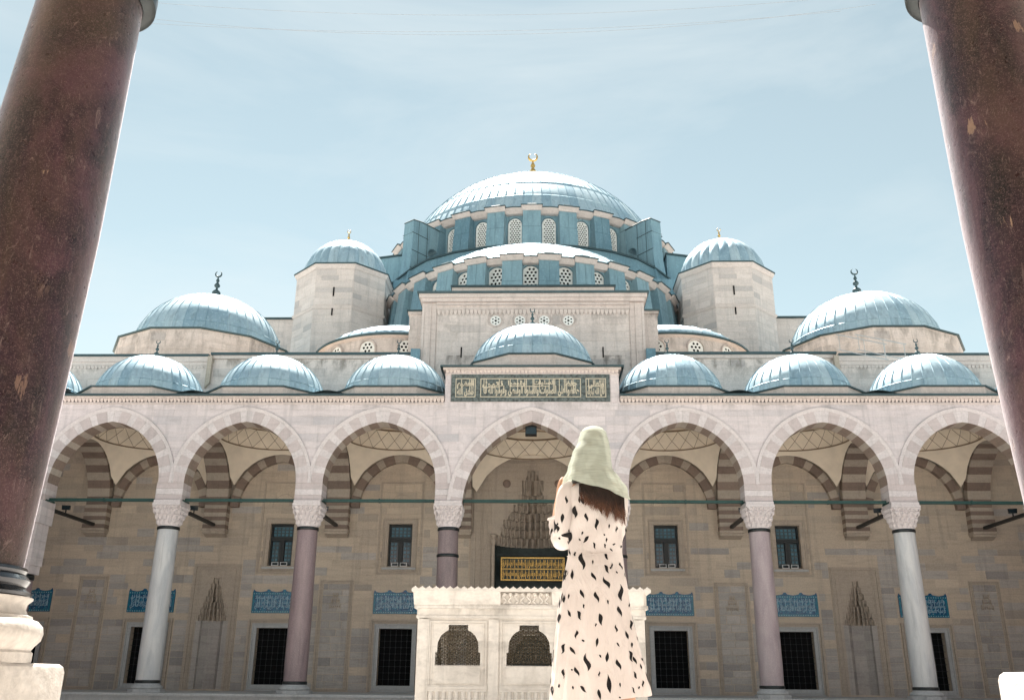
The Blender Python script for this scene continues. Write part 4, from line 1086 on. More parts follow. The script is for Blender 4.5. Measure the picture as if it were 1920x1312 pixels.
# small side semi-domes (exedrae)
for s in (-1, 1):
    xe, ye, re, zc = s*8.2-.15, 15.5, 5.49, 19.62
    e = mpe('exedra')
    N = 40; step = 2*pi/N
    em = MB()
    for i in range(N//2+2):
        a0, a1 = -pi/2-step+i*step, -pi/2+i*step
        for j in range(6):
            z0, z1 = 16.5+j*.48, 16.5+(j+1)*.48
            em.quad((xe+re*sin(a0),ye-re*cos(a0),z0+.006),(xe+re*sin(a1)-.01,ye-re*cos(a1),z0+.006),(xe+re*sin(a1)-.01,ye-re*cos(a1),z1-.006),(xe+re*sin(a0),ye-re*cos(a0),z1-.006), 0, rnd.uniform(-.5,.45))
        em.quad((xe+(re-.02)*sin(a0),ye-(re-.02)*cos(a0),16.4),(xe+(re-.02)*sin(a1),ye-(re-.02)*cos(a1),16.4),(xe+(re-.02)*sin(a1),ye-(re-.02)*cos(a1),19.5),(xe+(re-.02)*sin(a0),ye-(re-.02)*cos(a0),19.5))
    em.build('drum_wall', M['wallstone'], e)
    cm = MB().lathe([(re-.05,19.35),(re+.08,19.45),(re+.16,19.52)], 48, (xe,ye,0), -pi/2-.1, pi/2+.1); cm.build('cornice', M['cream'], e)
    MB().lathe([(re+.16,19.521),(re+.24,19.53),(re+.24,19.64),(re-.4,19.66)], 48, (xe,ye,0), -pi/2-.1, pi/2+.1).build('eave', M['leaddark'], e)
    for ph in (9.3, -14.6, -38.5):
        p = radians(ph)*(-s)
        o = link('window', hexw_ex, e, (xe+(re+.03)*sin(p), ye-(re+.03)*cos(p), 18.08)); o.rotation_euler = (0,0,p)
        v = MB().prism([(x*1.0, z) for x, z in arch_outline(.9, 1.13)], lambda a,b,c: (a,c,b), .0, .02).build('window_void', M['void'], e); v.location = (xe+(re+.012)*sin(p), ye-(re+.012)*cos(p), 18.09); v.rotation_euler = (0,0,p)
        fr = MB(); pts = arch_outline(1.06, 1.22)[1:]; 
        for (a, b) in zip(pts[:-1], pts[1:]): fr.tube([(a[0],-.03,a[1]),(b[0],-.03,b[1])], .05, 5)
        fo = fr.build('window_frame', M['wallstone'], e); fo.location = (xe+(re+.03)*sin(p), ye-(re+.03)*cos(p), 18.08); fo.rotation_euler = (0,0,p)
    gores(e, xe, ye, 19.66, 5.2, 1.7, 32, -9, 9, 7, name='lead_panel')
# turrets
for s in (-1, 1):
    xt, yt, R = s*14.38-.1, 23.45, 3.64
    tw = mpe('turret')
    pts = ngon(xt, yt, R, 8); inner = ngon(xt, yt, R-.03, 8)
    poly_drum(tw, xt, yt, inner, 17.0, 28.95, M['wallstone'], M['leaddark'], overhang=.26, caph=.1)
    for part in ((0, 1), (2, 3)):
      cm = MB()
      for (r0, r1, z0, z1) in [((R+.0,R+.14,28.6,28.8),(R+.14,R+.18,28.8,28.945),(R+.0,R+.10,25.45,25.6),(R+.10,R+.10,25.6,25.68))[q] for q in part]:
        A, B = ngon(xt,yt,r0,8), ngon(xt,yt,r1,8)
        for i in range(8):
            k = (i+1) % 8; cm.quad((A[i][0],A[i][1],z0),(A[k][0],A[k][1],z0),(B[k][0],B[k][1],z1),(B[i][0],B[i][1],z1))
      A, B = ngon(xt,yt,R+.10,8), ngon(xt,yt,R-.1,8)
      for i in range(8 if part[0] else 0):
        k = (i+1) % 8; cm.quad((A[i][0],A[i][1],25.68),(A[k][0],A[k][1],25.68),(B[k][0],B[k][1],25.72),(B[i][0],B[i][1],25.72))
      cm.build('string_course', M['cream'], tw)
    tp_ = Pads()
    for i in (5, 6, 7, 0, 1, 2):
        a, b = Vector(inner[i]+(0,)), Vector(inner[(i+1) % 8]+(0,)); u = (b-a).normalized(); nn = Vector((u.y, -u.x, 0)); L = (b-a).length
        fn = lambda q, z, c, a=a, u=u, nn=nn: tuple(a+u*q+nn*c+Vector((0,0,z)))
        tp_.courses(fn, .02, L-.02, 17.0, 25.4, .5, .8, 1.7, None, 60+i, 0, .14); tp_.courses(fn, .02, L-.02, 25.75, 28.58, .5, .8, 1.7, None, 70+i, 0, .14)
    tp_.emit([M['wallstone']], tw, 130, score=cam_score)
    for z in (26.5, 25.0): MB().box(xt-.05, xt+.05, yt-3.36-.03, yt-3.3, z-.05, z+.65).build('slit', M['void'], tw)
    gores(tw, xt, yt, 29.05, 3.05, 3.25, 24, 0, 24, 8, lobed=.055, joint=(.62,)); 
    finial(tw, xt, yt, 32.2, 1.35, 'gold')
# corner domes
for s in (-1, 1):
    xd, yd, R = (-21.2 if s < 0 else 21.15), 15.4, 5.65
    cd = mpe('corner_dome')
    pts = ngon(xd, yd, R, 12); poly_drum(cd, xd, yd, pts, 16.9, 19.95, M['wallstone'], M['leaddark'], overhang=.14, caph=.09)
    dp = Pads()
    for i in (8, 9, 10, 11, 0, 1, 2, 3, 4):
        a, b = Vector(pts[i]+(0,)), Vector(pts[(i+1) % 12]+(0,)); u = (b-a).normalized(); nn = Vector((u.y, -u.x, 0)); L = (b-a).length
        fn = lambda q, z, c, a=a, u=u, nn=nn: tuple(a+u*q+nn*c+Vector((0,0,z)))
        dp.courses(fn, .02, L-.02, 17.0, 19.75, .46, .8, 1.6, None, 80+i, 0, .12)
    dp.emit([M['wallstone']], cd, 90, score=cam_score)
    gores(cd, xd, yd, 20.05, 4.65, 4.1, 44, 0, 44, 9, joint=(.2,)); finial(cd, xd, yd, 24.1, 2.2, 'leaddark')
# round windows in the portal tower, arrow slits
star = fill_plate(circ(0,0,.30,20), [circ(.18*cos(pi/3*i+pi/6), .18*sin(pi/3*i+pi/6), .05, 6) for i in range(6)]+[circ(0,0,.07,8)], .05, 'window', M['gypsum'])
for x in (-2.02, -.70, .62, 1.94):
    o = link('window', star, blk, (x, HW-.15, 18.98))
    MB().lathe([(0,0),(.29,0)], 20).build('window_void', M['void'], o).matrix_local = Matrix.Translation((0,.034,0))@Matrix.Rotation(radians(90),4,'X')
    rg = MB(); rg.tube([(.43*cos(2*pi*i/28), .02, .08+.43*sin(2*pi*i/28)) for i in range(29)], .03, 5); rg.build('window_ring', M['wallstone'], o)
    dr_ = MB().tube([(.31*cos(2*pi*i/24), 0, .31*sin(2*pi*i/24)) for i in range(25)], .025, 5); dr_.build('window_frame', M['cream'], o)
for x in (-3.86, 3.78): MB().box(x-.035, x+.035, HW-.14, HW-.09, 16.85, 17.45).build('slit', M['void'], blk)
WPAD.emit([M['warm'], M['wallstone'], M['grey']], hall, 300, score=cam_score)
hall_children = [o for o in hall.children]

# ------------------------------------------------------------------ near arcade: the two porphyry columns that frame the view
def near_column(x, y, lean, label, bs=1.0):
    c = thing('column', label, 'column', (x, y, .29), 'porphyry columns of the near arcade')
    pl = MB(); w, b = .62, .045
    rows = []
    def rs(k, z): return [(q*k, p*k, z) for q, p in ((-w+b,-w),(w-b,-w),(w-b*.3,-w+b*.3),(w,-w+b),(w,w-b),(w-b*.3,w-b*.3),(w-b,w),(-w+b,w),(-w+b*.3,w-b*.3),(-w,w-b),(-w,-w+b),(-w+b*.3,-w+b*.3))]
    for k, z in ((1,0),(1,.40),(.985,.435),(.95,.455),(.6,.46)):
        rows.append([(a, b_, z) for b_, a, _ in rs(k, z)])
    pl.grid(rows, closed=True, flip=True); pl.build('plinth', M['nearmarble'], c, angle=30)
    bp = [(.60,.455),(.60,.52),(.585,.535),(.60,.56),(.635,.60),(.645,.645),(.635,.69),(.60,.725),(.565,.735),(.56,.755),(.53,.765),(.51,.80),(.515,.835),(.545,.865),(.545,.875)]
    MB().lathe([(.5+(r-.5)*bs if r > .5 else r, z) for r, z in bp], 48).build('base', M['nearmarble'], c, angle=40)
    rg = [(.50,.876),(.525,.885),(.53,.905),(.50,.925),(.485,.945),(.50,.965),(.51,.985),(.49,1.01),(.468,1.03),(.48,1.05),(.475,1.07),(.44,1.08)]
    MB().lathe(rg, 48).build('bronze_ring', M['bronze_gloss'], c, angle=40)
    prof = []
    for i in range(29):
        t = i/28; z = 1.07+t*4.75; prof.append((.447-.004*t+.012*sin(pi*t)-.045*max(0,t-.55)/.45, z-1.0))
    sh = MB().lathe(prof, 64).build('shaft', M['porphyry'], c, True); sh.location = (0,0,1.0); sh.rotation_euler = (0, lean, 0)
    cp = MB().lathe([(.405,4.82-.0),(.47,4.83),(.50,4.86),(.50,4.98),(.47,5.02),(.44,5.03)], 48).build('collar', M['bronze'], c, angle=40); cp.location = (0,0,1.0); cp.rotation_euler = (0, lean, 0)
    k = MB(); N = 32
    def sq(r, kk, z):
        row = []
        for i in range(N):
            a = 2*pi*(i+.5)/N; cc, ss = cos(a), sin(a); q = r/((abs(cc)**kk+abs(ss)**kk)**(1/kk)); row.append((q*cc, q*ss, z))
        return row
    k.grid([sq(*p) for p in ((.44,2,5.03),(.47,2.2,5.25),(.52,3,5.5),(.58,6,5.75),(.60,12,5.9))], closed=True); k.box(-.64,.64,-.64,.64,5.9,6.05)
    cp = k.build('capital', M['nearmarble'], c, angle=40); cp.location = (0,0,1.0); cp.rotation_euler = (0, lean, 0)
    return c
M['wire'] = plain('wire', (.30,.32,.34), .9, .1)
M['nearmarble'] = stone('plinth_marble', (.66,.61,.56), (.58,.53,.485), (.44,.41,.38), vein=.35, rough=.7, bump=.9, grain=.7)
M['bronze_gloss'] = plain('bronze_gloss', (.07,.07,.075), .22, .6, .85, .3, 8)
near_column(-3.71, -33.0, radians(2.1), 'huge dark porphyry column on bronze ringed marble base at the left edge')
near_column(4.06, -33.0, radians(-2.1), 'huge dark porphyry column at the right edge with bright sunlit flank and pale chips', .35)
# arches and vault slab over the near portico (above the frame, they shade it)
na = MB()
for xc in (-8.0, .17, 8.3):
    pts = arch_full(xc, .5, 7.6, 3.75, 14); pts = [(pts[0][0], 7.33)]+pts+[(pts[-1][0], 7.33)]
    for (xa, za), (xb, zb) in zip(pts[:-1], pts[1:]):
        if abs(xa-xb) < 1e-6: continue
        na.quad((xa,-33.45,za),(xb,-33.45,zb),(xb,-33.45,12),(xa,-33.45,12)); na.quad((xb,-32.55,zb),(xa,-32.55,za),(xa,-32.55,12),(xb,-32.55,12)); na.quad((xa,-33.45,za),(xa,-32.55,za),(xb,-32.55,zb),(xb,-33.45,zb))
for a, b in ((-16,-11.25),(-4.75,-3.08),(3.42,5.05),(11.55,16)): na.box(a, b, -33.45, -32.55, 7.33, 12)
tag(na.build('near_arcade_wall', M['marble']), kind='structure')
tag(MB().box(-16, 16, -41.0, -33.46, 10.9, 11.3).build('near_portico_ceiling', M['plaster']), kind='structure')
nw = MB().box(-16, -1.3, -40.9, -40.1, .29, 10.9).box(1.8, 16, -40.9, -40.1, .29, 10.9).box(-1.3, 1.8, -40.9, -40.1, 4.2, 10.9)
tag(nw.build('near_portico_wall', M['wallstone']), kind='structure')

# ------------------------------------------------------------------ fountain kiosk in the courtyard
fo = thing('fountain', 'white marble fountain kiosk with latticed arched openings and scalloped crest in the courtyard', 'fountain', (0, 0, -.5))
FX0, FX1, FY0, FY1, FZ = -2.56, 2.76, -17.0, -11.6, 3.15      # heights above the courtyard (z = -0.5)
def fplace(o): o.location = (o.location.x, o.location.y, o.location.z); return o
FCX = (-1.61, .06, 1.73); OW, OH, OZ = 1.06, .91, 1.45
def fopening(xc):
    a = OW/2; z0 = OZ
    L = [(-a,0),(-a,.28),(-a+.045,.29),(-a+.045,.42),(-a+.06,.53),(-a+.13,.66),(-a+.22,.74),(-a+.30,.78),(-a+.30,.905)]
    return [(xc+x, z0+z) for x, z in L]+[(xc-x, z0+z) for x, z in reversed(L)]
for (yf, th, nm) in ((FY0, .14, 'front_panel'), (FY1-.14, .14, 'rear_panel')):
    me = fill_plate([(FX0+.2, 0), (FX1-.2, 0), (FX1-.2, 2.5), (FX0+.2, 2.5)], [fopening(x) for x in FCX], th, nm, M['fount']); o = link(nm, me, fo, (0, yf, 0))
for (x, nm) in ((FX0, 'side_panel'), (FX1-.14, 'side_panel')):
    me = fill_plate([(FY0+.2, 0), (FY1-.2, 0), (FY1-.2, 2.5), (FY0+.2, 2.5)], [fopening(y) for y in (FY0+1.0, (FY0+FY1)/2, FY1-1.0)], .14, nm, M['fount'])
    o = link(nm, me, fo, (x+.14, 0, 0)); o.rotation_euler = (0,0,radians(90))
MB().box(FX0+.1, FX1-.1, FY0+.1, FY1-.1, 2.46, 2.56).build('ceiling', M['fount'], fo)
MB().box(FX0+.3, FX1-.3, FY0+.6, FY1-.6, 0, 1.3).build('water_tank', M['bronze'], fo)
for x in (FX0+.13, -.775, .895, FX1-.13):
    for y, s in ((FY0, -1), (FY1, 1)):
        w = .14 if abs(x) > 1.5 else .12
        m = MB().box(x-w, x+w, min(y-.035, y+.1) if s < 0 else y-.1, y+.1 if s < 0 else y+.035, 0, 2.48)
        m.box(x-w-.02, x+w+.02, y-.06 if s < 0 else y-.1, y+.1 if s < 0 else y+.06, 0, .25)
        if abs(x) > 1.5: m.box(x-.10, x+.10, y-.045 if s < 0 else y, y if s < 0 else y+.045, .3, 2.4)
        m.build('pilaster', M['fount'], fo)
for xc in FCX:      # mouldings round each bay, lower fluted panel
    m = MB()
    for (o0, w, p) in ((.66,.03,.03),(.60,.02,.018)):
        for s in (-1, 1): m.box(xc+s*o0-w/2, xc+s*o0+w/2, FY0-p, FY0, 1.02, 2.44)
        m.box(xc-o0+w/2, xc+o0-w/2, FY0-p+.001, FY0, 2.41-(.66-o0), 2.44-(.66-o0))
    m.box(xc-.70, xc+.70, FY0-.05, FY0, .93, .985); m.box(xc-.70, xc+.70, FY0-.03, FY0, .985, 1.015)
    m.box(xc-.53, xc+.53, FY0-.028, FY0, 1.06, 1.43)
    m.build('bay_moulding', M['fount'], fo)
    f = MB()
    for i in range(9):
        x = xc-.60+i*.15; f.lathe([(.055,0),(.055,.86)], 10, (x, FY0+.005, .02), -pi/2, pi/2)
    f.box(xc-.69, xc+.69, FY0-.04, FY0, .88, .925); f.build('fluted_panel', M['fount'], fo)
co = MB()
e = .08
for (z0, z1, p) in ((2.50,2.56,.05),(2.56,2.72,.035),(2.72,2.78,.10)):
    co.box(FX0-p, FX1+p, FY0-p, FY1+p, z0, z1-.002)
co.box(FX0-.10, FX1+.10, FY0-.10, FY1+.10, 2.782, 2.80); co.build('entablature', M['fount'], fo)
fr = MB(); p0, p1 = .11, .17
for a, b, c, d in ((FX0-.0,-.62,FY0,FY0),(.72,FX1,FY0,FY0)):
    fr.hexa([(a-.11,FY0-p0,2.80),(b,FY0-p0,2.80),(b,FY0+.3,2.80),(a-.11,FY0+.3,2.80),(a-.13,FY0-p1,3.10),(b,FY0-p1,3.10),(b,FY0+.3,3.10),(a-.13,FY0+.3,3.10)])
fr.box(-.619, .719, FY0+.0, FY0+.3, 2.80, 3.10)
fr.box(FX0-.11, FX0+.2, FY0+.3, FY1+.1, 2.80, 3.10).box(FX1-.2, FX1+.11, FY0+.3, FY1+.1, 2.80, 3.10).box(FX0+.2, FX1-.2, FY1-.2, FY1+.1, 2.80, 3.10)
fr.build('frieze', M['fount'], fo)
cf = MB(); n = 9
for i in range(n):      # carved palmettes in the middle of the frieze
    x = -.60+1.30*(i+.5)/n; s = 1 if i % 2 == 0 else -1
    pts = [(x-s*.05, FY0-.05, 2.82),(x+s*.02, FY0-.07, 2.86),(x+s*.045, FY0-.08, 2.90),(x+s*.0, FY0-.09, 2.95),(x-s*.045, FY0-.09, 3.0),(x-s*.02, FY0-.09, 3.04),(x+s*.03, FY0-.1, 3.06)]
    cf.tube(pts, [.012,.018,.02,.018,.02,.018,.012], 6)
    cf.lathe([(.0,2.83),(.03,2.86),(.0,2.91)], 8, (x, FY0-.06, 0)); cf.lathe([(.0,2.96),(.035,3.02),(.05,3.07),(.02,3.09)], 8, (x, FY0-.06, 0))
cf.box(-.62,.72,FY0-.06,FY0,2.80,2.82); cf.box(-.62,.72,FY0-.03,FY0,2.82,3.06); cf.build('carved_frieze', M['fount'], fo)
cr = MB()
nS = 34; s = (FX1-FX0+.34)/nS
for i in range(nS):      # scalloped crest
    a = FX0-.17+i*s; q = [(a,3.10),(a+s,3.10),(a+s,3.16),(a+s*.8,3.185),(a+s*.62,3.20),(a+s*.5,3.225),(a+s*.38,3.20),(a+s*.2,3.185),(a,3.16)]
    cr.prism(q, lambda x,z,y: (x,y,z), FY0-.20, FY0-.08)
cr.box(FX0-.17, FX1+.17, FY0-.079, FY1+.17, 3.101, 3.14); cr.build('crest', M['fount'], fo)
# brass lattices
def lattice(w, h, spokes=True):
    m = MB(); pitch = .118; rw = 0; z = 0
    pts = []
    import itertools
    rowh = pitch*.866
    cells = [( -w/2+pitch*(i+(.5 if j % 2 else 0)), j*rowh) for j in range(int(h/rowh)+2) for i in range(int(w/pitch)+2)]
    seen = set()
    for (x, z) in cells:
        R = pitch*.577
        v = [(x+R*cos(pi/6+k*pi/3), z+R*sin(pi/6+k*pi/3)) for k in range(6)]
        for k in range(6):
            a, b = v[k], v[(k+1) % 6]; key = tuple(sorted(((round(a[0],3),round(a[1],3)),(round(b[0],3),round(b[1],3)))))
            if key in seen or max(abs(a[0]),abs(b[0])) > w/2 or min(a[1],b[1]) < 0 or max(a[1],b[1]) > h: continue
            seen.add(key); m.tube([(a[0],0,a[1]),(b[0],0,b[1])], .0075, 4, 0, False)
        for k in range(3 if spokes else 0):
            a, b = v[k], v[k+3]
            if max(abs(a[0]),abs(b[0])) > w/2 or min(a[1],b[1]) < 0 or max(a[1],b[1]) > h: continue
            m.tube([(a[0],.0,a[1]),(b[0],.0,b[1])], .0065, 4, 0, False)
        if abs(x) < w/2 and 0 < z < h: m.add([(x+.022*cos(k*pi/3), -.012, z+.022*sin(k*pi/3)) for k in range(6)]+[(x,-.024,z)], [(k,(k+1) % 6,6) for k in range(6)])
    return m.mesh('lattice', M['gilt_brass'])
lat = lattice(OW+.04, OH); lat_r = lattice(OW+.04, OH, False)
for xc in FCX:
    link('lattice', lat, fo, (xc, FY0+.09, OZ)); link('lattice', lat_r, fo, (xc, FY1-.10, OZ))
for y in (FY0+1.0, (FY0+FY1)/2, FY1-1.0):
    for x in (FX0+.06, FX1-.06): link('lattice', lat_r, fo, (x, y, OZ)).rotation_euler = (0,0,radians(90))

# ------------------------------------------------------------------ lettering
AR = {}
def _t(ch, base, n): AR[ch] = (base, n)
for ch, b, n in (('ء',0xFE80,1),('آ',0xFE81,2),('أ',0xFE83,2),('ؤ',0xFE85,2),('إ',0xFE87,2),('ئ',0xFE89,4),('ا',0xFE8D,2),('ب',0xFE8F,4),('ة',0xFE93,2),('ت',0xFE95,4),('ث',0xFE99,4),('ج',0xFE9D,4),('ح',0xFEA1,4),('خ',0xFEA5,4),('د',0xFEA9,2),('ذ',0xFEAB,2),('ر',0xFEAD,2),('ز',0xFEAF,2),('س',0xFEB1,4),('ش',0xFEB5,4),('ص',0xFEB9,4),('ض',0xFEBD,4),('ط',0xFEC1,4),('ظ',0xFEC5,4),('ع',0xFEC9,4),('غ',0xFECD,4),('ف',0xFED1,4),('ق',0xFED5,4),('ك',0xFED9,4),('ل',0xFEDD,4),('م',0xFEE1,4),('ن',0xFEE5,4),('ه',0xFEE9,4),('و',0xFEED,2),('ى',0xFEEF,2),('ي',0xFEF1,4)): _t(ch, b, n)
def shape(txt):
    out = []; i = 0; prevjoin = False
    while i < len(txt):
        ch = txt[i]
        if ch not in AR: out.append(ch); prevjoin = False; i += 1; continue
        if ch == 'ل' and i+1 < len(txt) and txt[i+1] == 'ا':
            out.append(chr(0xFEFC if prevjoin else 0xFEFB)); prevjoin = False; i += 2; continue
        b, n = AR[ch]; nxt = i+1 < len(txt) and txt[i+1] in AR and txt[i+1] != 'ء'; joinn = n == 4 and nxt
        if n == 1: out.append(chr(b)); prevjoin = False
        elif prevjoin and joinn: out.append(chr(b+3)); prevjoin = True
        elif joinn: out.append(chr(b+2)); prevjoin = True
        elif prevjoin: out.append(chr(b+1)); prevjoin = False
        else: out.append(chr(b)); prevjoin = False
        i += 1
    return ''.join(reversed(out))
def text(txt, x, z, w, h, y, mat, parent, name='lettering', ext=.012, bold=.018):
    """lettering standing on the wall plane y, centred at x, bottom at z, fitted to w by h"""
    cu = bpy.data.curves.new(name, 'FONT'); cu.body = shape(txt); cu.align_x = 'CENTER'; cu.extrude = ext; cu.offset = bold*1.15; cu.resolution_u = 3
    o = bpy.data.objects.new(name, cu); COL.objects.link(o); bpy.context.view_layer.update()
    bb = o.bound_box; x0, x1 = min(p[0] for p in bb), max(p[0] for p in bb); y0, y1 = min(p[1] for p in bb), max(p[1] for p in bb)
    sx, sy = w/(x1-x0), h/(y1-y0)
    me = bpy.data.meshes.new_from_object(o.evaluated_get(bpy.context.evaluated_depsgraph_get())); bpy.data.objects.remove(o); me.materials.clear(); me.materials.append(M[mat])
    me.name = name; o = bpy.data.objects.new(name, me); COL.objects.link(o)
    o.rotation_euler = (radians(90), 0, 0); o.scale = (sx, sy, 1); o.location = (x-(x0+x1)/2*sx, y, z-y0*sy); o.parent = parent
    return o
# green panel over the central arch: two squares and a long band in gilt lettering
gp = thing('inscription_panel', 'dark green stone panel with gilt Arabic lettering over the central arch', 'inscription', (-.07, 0, 12.46))
PX0, PX1, PZ0, PZ1 = -3.62, 3.62, 0.0, 1.30
px = random.Random(9); m = MB(); x = PX0
MB().box(PX0, PX1, -.03, .05, PZ0, PZ1).build('panel', M['serp'], gp)
for (a, b) in ((-3.42,-2.5),(-2.28,2.30),(2.52,3.44)):
    f = MB(); t = .035
    f.box(a, a+t, -.055, -.03, .20, 1.10).box(b-t, b, -.055, -.03, .20, 1.10).box(a+t, b-t, -.055, -.031, .20, .20+t).box(a+t, b-t, -.055, -.031, 1.10-t, 1.10); f.build('gilt_border', M['giltletter'], gp)
yy = -.045
text('حافظوا على الصلوات والصلوة الوسطى وقوموا لله قا', .05, .25, 4.35, .50, yy, 'giltletter', gp, bold=.028)
text('نتين', -1.72, .62, .95, .36, yy-.004, 'giltletter', gp, bold=.03)
text('وقوموا', -.62, .70, .80, .30, yy-.004, 'giltletter', gp, bold=.03)
text('الصلوات', .62, .74, .95, .27, yy-.004, 'giltletter', gp, bold=.03)
text('حفظ', 1.85, .72, .55, .30, yy-.004, 'giltletter', gp, bold=.03)
st = MB()
for xx in (-2.12,-2.02,-1.42,-.92,-.58,-.25,-.18,.12,.17,.42,.86,1.05,1.12,1.32,1.55,1.62,1.95): st.box(xx-.017, xx+.017, -.052, -.03, .42, 1.06)
st.box(-.95, .85, -.053, -.03, .70, .733); st.box(-2.2, -1.4, -.053, -.03, .66, .69)
st.build('tall_strokes', M['giltletter'], gp)
text('صدق الله', -2.96, .25, .76, .38, yy, 'giltletter', gp, bold=.03); text('العظيم', -2.96, .58, .78, .44, yy-.004, 'giltletter', gp, bold=.03)
text('قال الله تبارك', 2.98, .25, .78, .40, yy, 'giltletter', gp, bold=.03); text('وتعالى', 2.98, .62, .70, .40, yy-.004, 'giltletter', gp, bold=.03)
st = MB()
for xx in (-2.62,-2.70,-2.78,-3.15,2.66,3.18,3.27,3.35): st.box(xx-.015, xx+.015, -.052, -.03, .45, 1.05)
st.box(2.6, 3.36, -.053, -.03, .70, .73); st.build('tall_strokes', M['giltletter'], gp)
# gilded foundation panel in the portal
go = thing('inscription_panel', 'gilded relief inscription in two rows set in the dark portal niche', 'inscription', (0, HW+1.0, 5.32))
MB().box(-1.62, 1.62, -.0, .12, -.02, 1.14).build('panel', M['gold_dark'] if 'gold_dark' in M else M['teal_wood'], go)
f = MB().box(-1.62,-1.55,-.06,-.001,-.02,1.14).box(1.55,1.62,-.06,-.001,-.02,1.14).box(-1.549,1.549,-.06,-.002,-.02,.05).box(-1.549,1.549,-.06,-.002,1.07,1.14).box(-1.549,1.549,-.06,-.002,.53,.58); f.build('gilt_border', M['gold'], go)
words = ['بسم الله الرحمن','الرحيم السلطان','سليمان خان بن','سليم خان عز']
for r_ in range(2):
    for c_ in range(8):
        xx = -1.36+c_*.39; text(words[(c_+r_*3) % 4], xx, .08+r_*.52, .38, .42, -.02, 'gold', go, bold=.03, ext=.02)
    st = MB()
    for c_ in range(17): st.box(-1.5+c_*.187, -1.5+c_*.187+.025, -.045, -.0, .08+r_*.52, .50+r_*.52)
    st.build('tall_strokes', M['gold'], go)
# blue tile panels above the lower windows
VERSE = ['الله لا اله الا هو الحي القيوم','لا تاخذه سنة ولا نوم له ما في','السموات وما في الارض من ذا الذي','يشفع عنده الا باذنه يعلم ما بين','ايديهم وما خلفهم ولا يحيطون','بشيء من علمه الا بما شاء وسع','كرسيه السموات والارض ولا يؤده','حفظهما وهو العلي العظيم']
PLAB = ['blue tile calligraphy panel at far left, in shadow beside the foreground pillar base','blue tile calligraphy panel behind the left white column','blue tile calligraphy panel cut by the mauve column on the left','blue tile calligraphy panel touching the left end of the white fountain','blue tile calligraphy panel right of the fountain and the woman','blue tile calligraphy panel just right of the pinkish column','blue tile calligraphy panel crossed by the right grey white column','blue tile calligraphy panel hidden by the right foreground pillar']
dr0 = random.Random(77)
TILE = MB().add([(-.1165,.02,-.1225),(.1165,.02,-.1225),(.1165,.02,.1225),(-.1165,.02,.1225),(-.1165,-.029,-.1225),(.1165,-.029,-.1225),(.1165,-.029,.1225),(-.1165,-.029,.1225),(-.112,-.035,-.118),(.112,-.035,-.118),(.112,-.035,.118),(-.112,-.035,.118)],
    [(8,9,10,11),(4,5,9,8),(5,6,10,9),(6,7,11,10),(7,4,8,11),(0,1,5,4),(1,2,6,5),(2,3,7,6),(3,0,4,7)]).mesh('tile', M['tile'])
for k, x in enumerate(LOWX):
    tp = thing('tile_panel', PLAB[k], 'tile panel', (x, HW-.012, 3.58), 'blue tile panels over the lower windows')
    W2 = 1.17
    q = [(-W2, 0), (W2, 0), (W2, 1.0)]; nsc = 3
    for i in range(nsc):
        x1 = W2-i*2*W2/nsc; s_ = 2*W2/nsc
        q += [(x1-s_*.06,1.13),(x1-s_*.14,1.05),(x1-s_*.3,1.02),(x1-s_*.5,1.0),(x1-s_*.7,1.02),(x1-s_*.86,1.05),(x1-s_*.94,1.13)]
    q += [(-W2, 1.0)]
    q = [(x_, max(z_, .985)) for x_, z_ in q]
    MB().prism(q, lambda a,b,c: (a,c,b), -.035, .02).build('crest', M['tile'], tp)
    for i in range(10):
        for j in range(4):
            o = link('tile', TILE, tp, (-W2+(i+.5)*2*W2/10, 0, (j+.5)*.246)); o.rotation_euler = (0, dr0.choice((0, 0, .0))+dr0.gauss(0,.003), 0)
    b = MB()
    for (x0, x1, z0, z1) in ((-W2+.01,-W2+.10,.02,.98),(W2-.10,W2-.01,.02,.98),(-W2+.101,W2-.101,.02,.11),(-W2+.101,W2-.101,.88,.97)): b.box(x0, x1, -.048, -.036, z0, z1)
    b.build('tile_border', M['tile_teal'], tp)
    d = MB(); dr_ = random.Random(k)
    for i in range(20):
        for zz in (.065, .925): d.box(-W2+.06+i*.115, -W2+.10+i*.115, -.052, -.049, zz-.02, zz+.02)
    for i in range(46):
        cx_, cz_ = dr_.uniform(-W2+.15, W2-.15), dr_.uniform(.16,.84); r_ = dr_.uniform(.012,.03); d.box(cx_-r_, cx_+r_, -.042, -.0355, cz_-r_*.6, cz_+r_*.6)
    d.build('tile_dots', M['tile_white'], tp)
    wd = VERSE[k].split(' '); hl = len(wd)//2
    w2 = VERSE[(k+1) % 8].split(' ')
    text(' '.join(wd), 0, .15, 2.05, .33, -.045, 'tile_white', tp, bold=.006, ext=.004); text(' '.join(w2), .02, .36, 2.0, .28, -.046, 'tile_white', tp, bold=.004, ext=.004); text(' '.join(wd[hl:]+w2[:3]), .0, .58, 2.05, .28, -.047, 'tile_white', tp, bold=.004, ext=.004)
    st = MB()
    for i in range(11): xx = -.95+i*.19+dr_.uniform(-.05,.05); st.box(xx-.012, xx+.012, -.05, -.036, .3, .83)
    st.build('tall_strokes', M['tile_white'], tp)

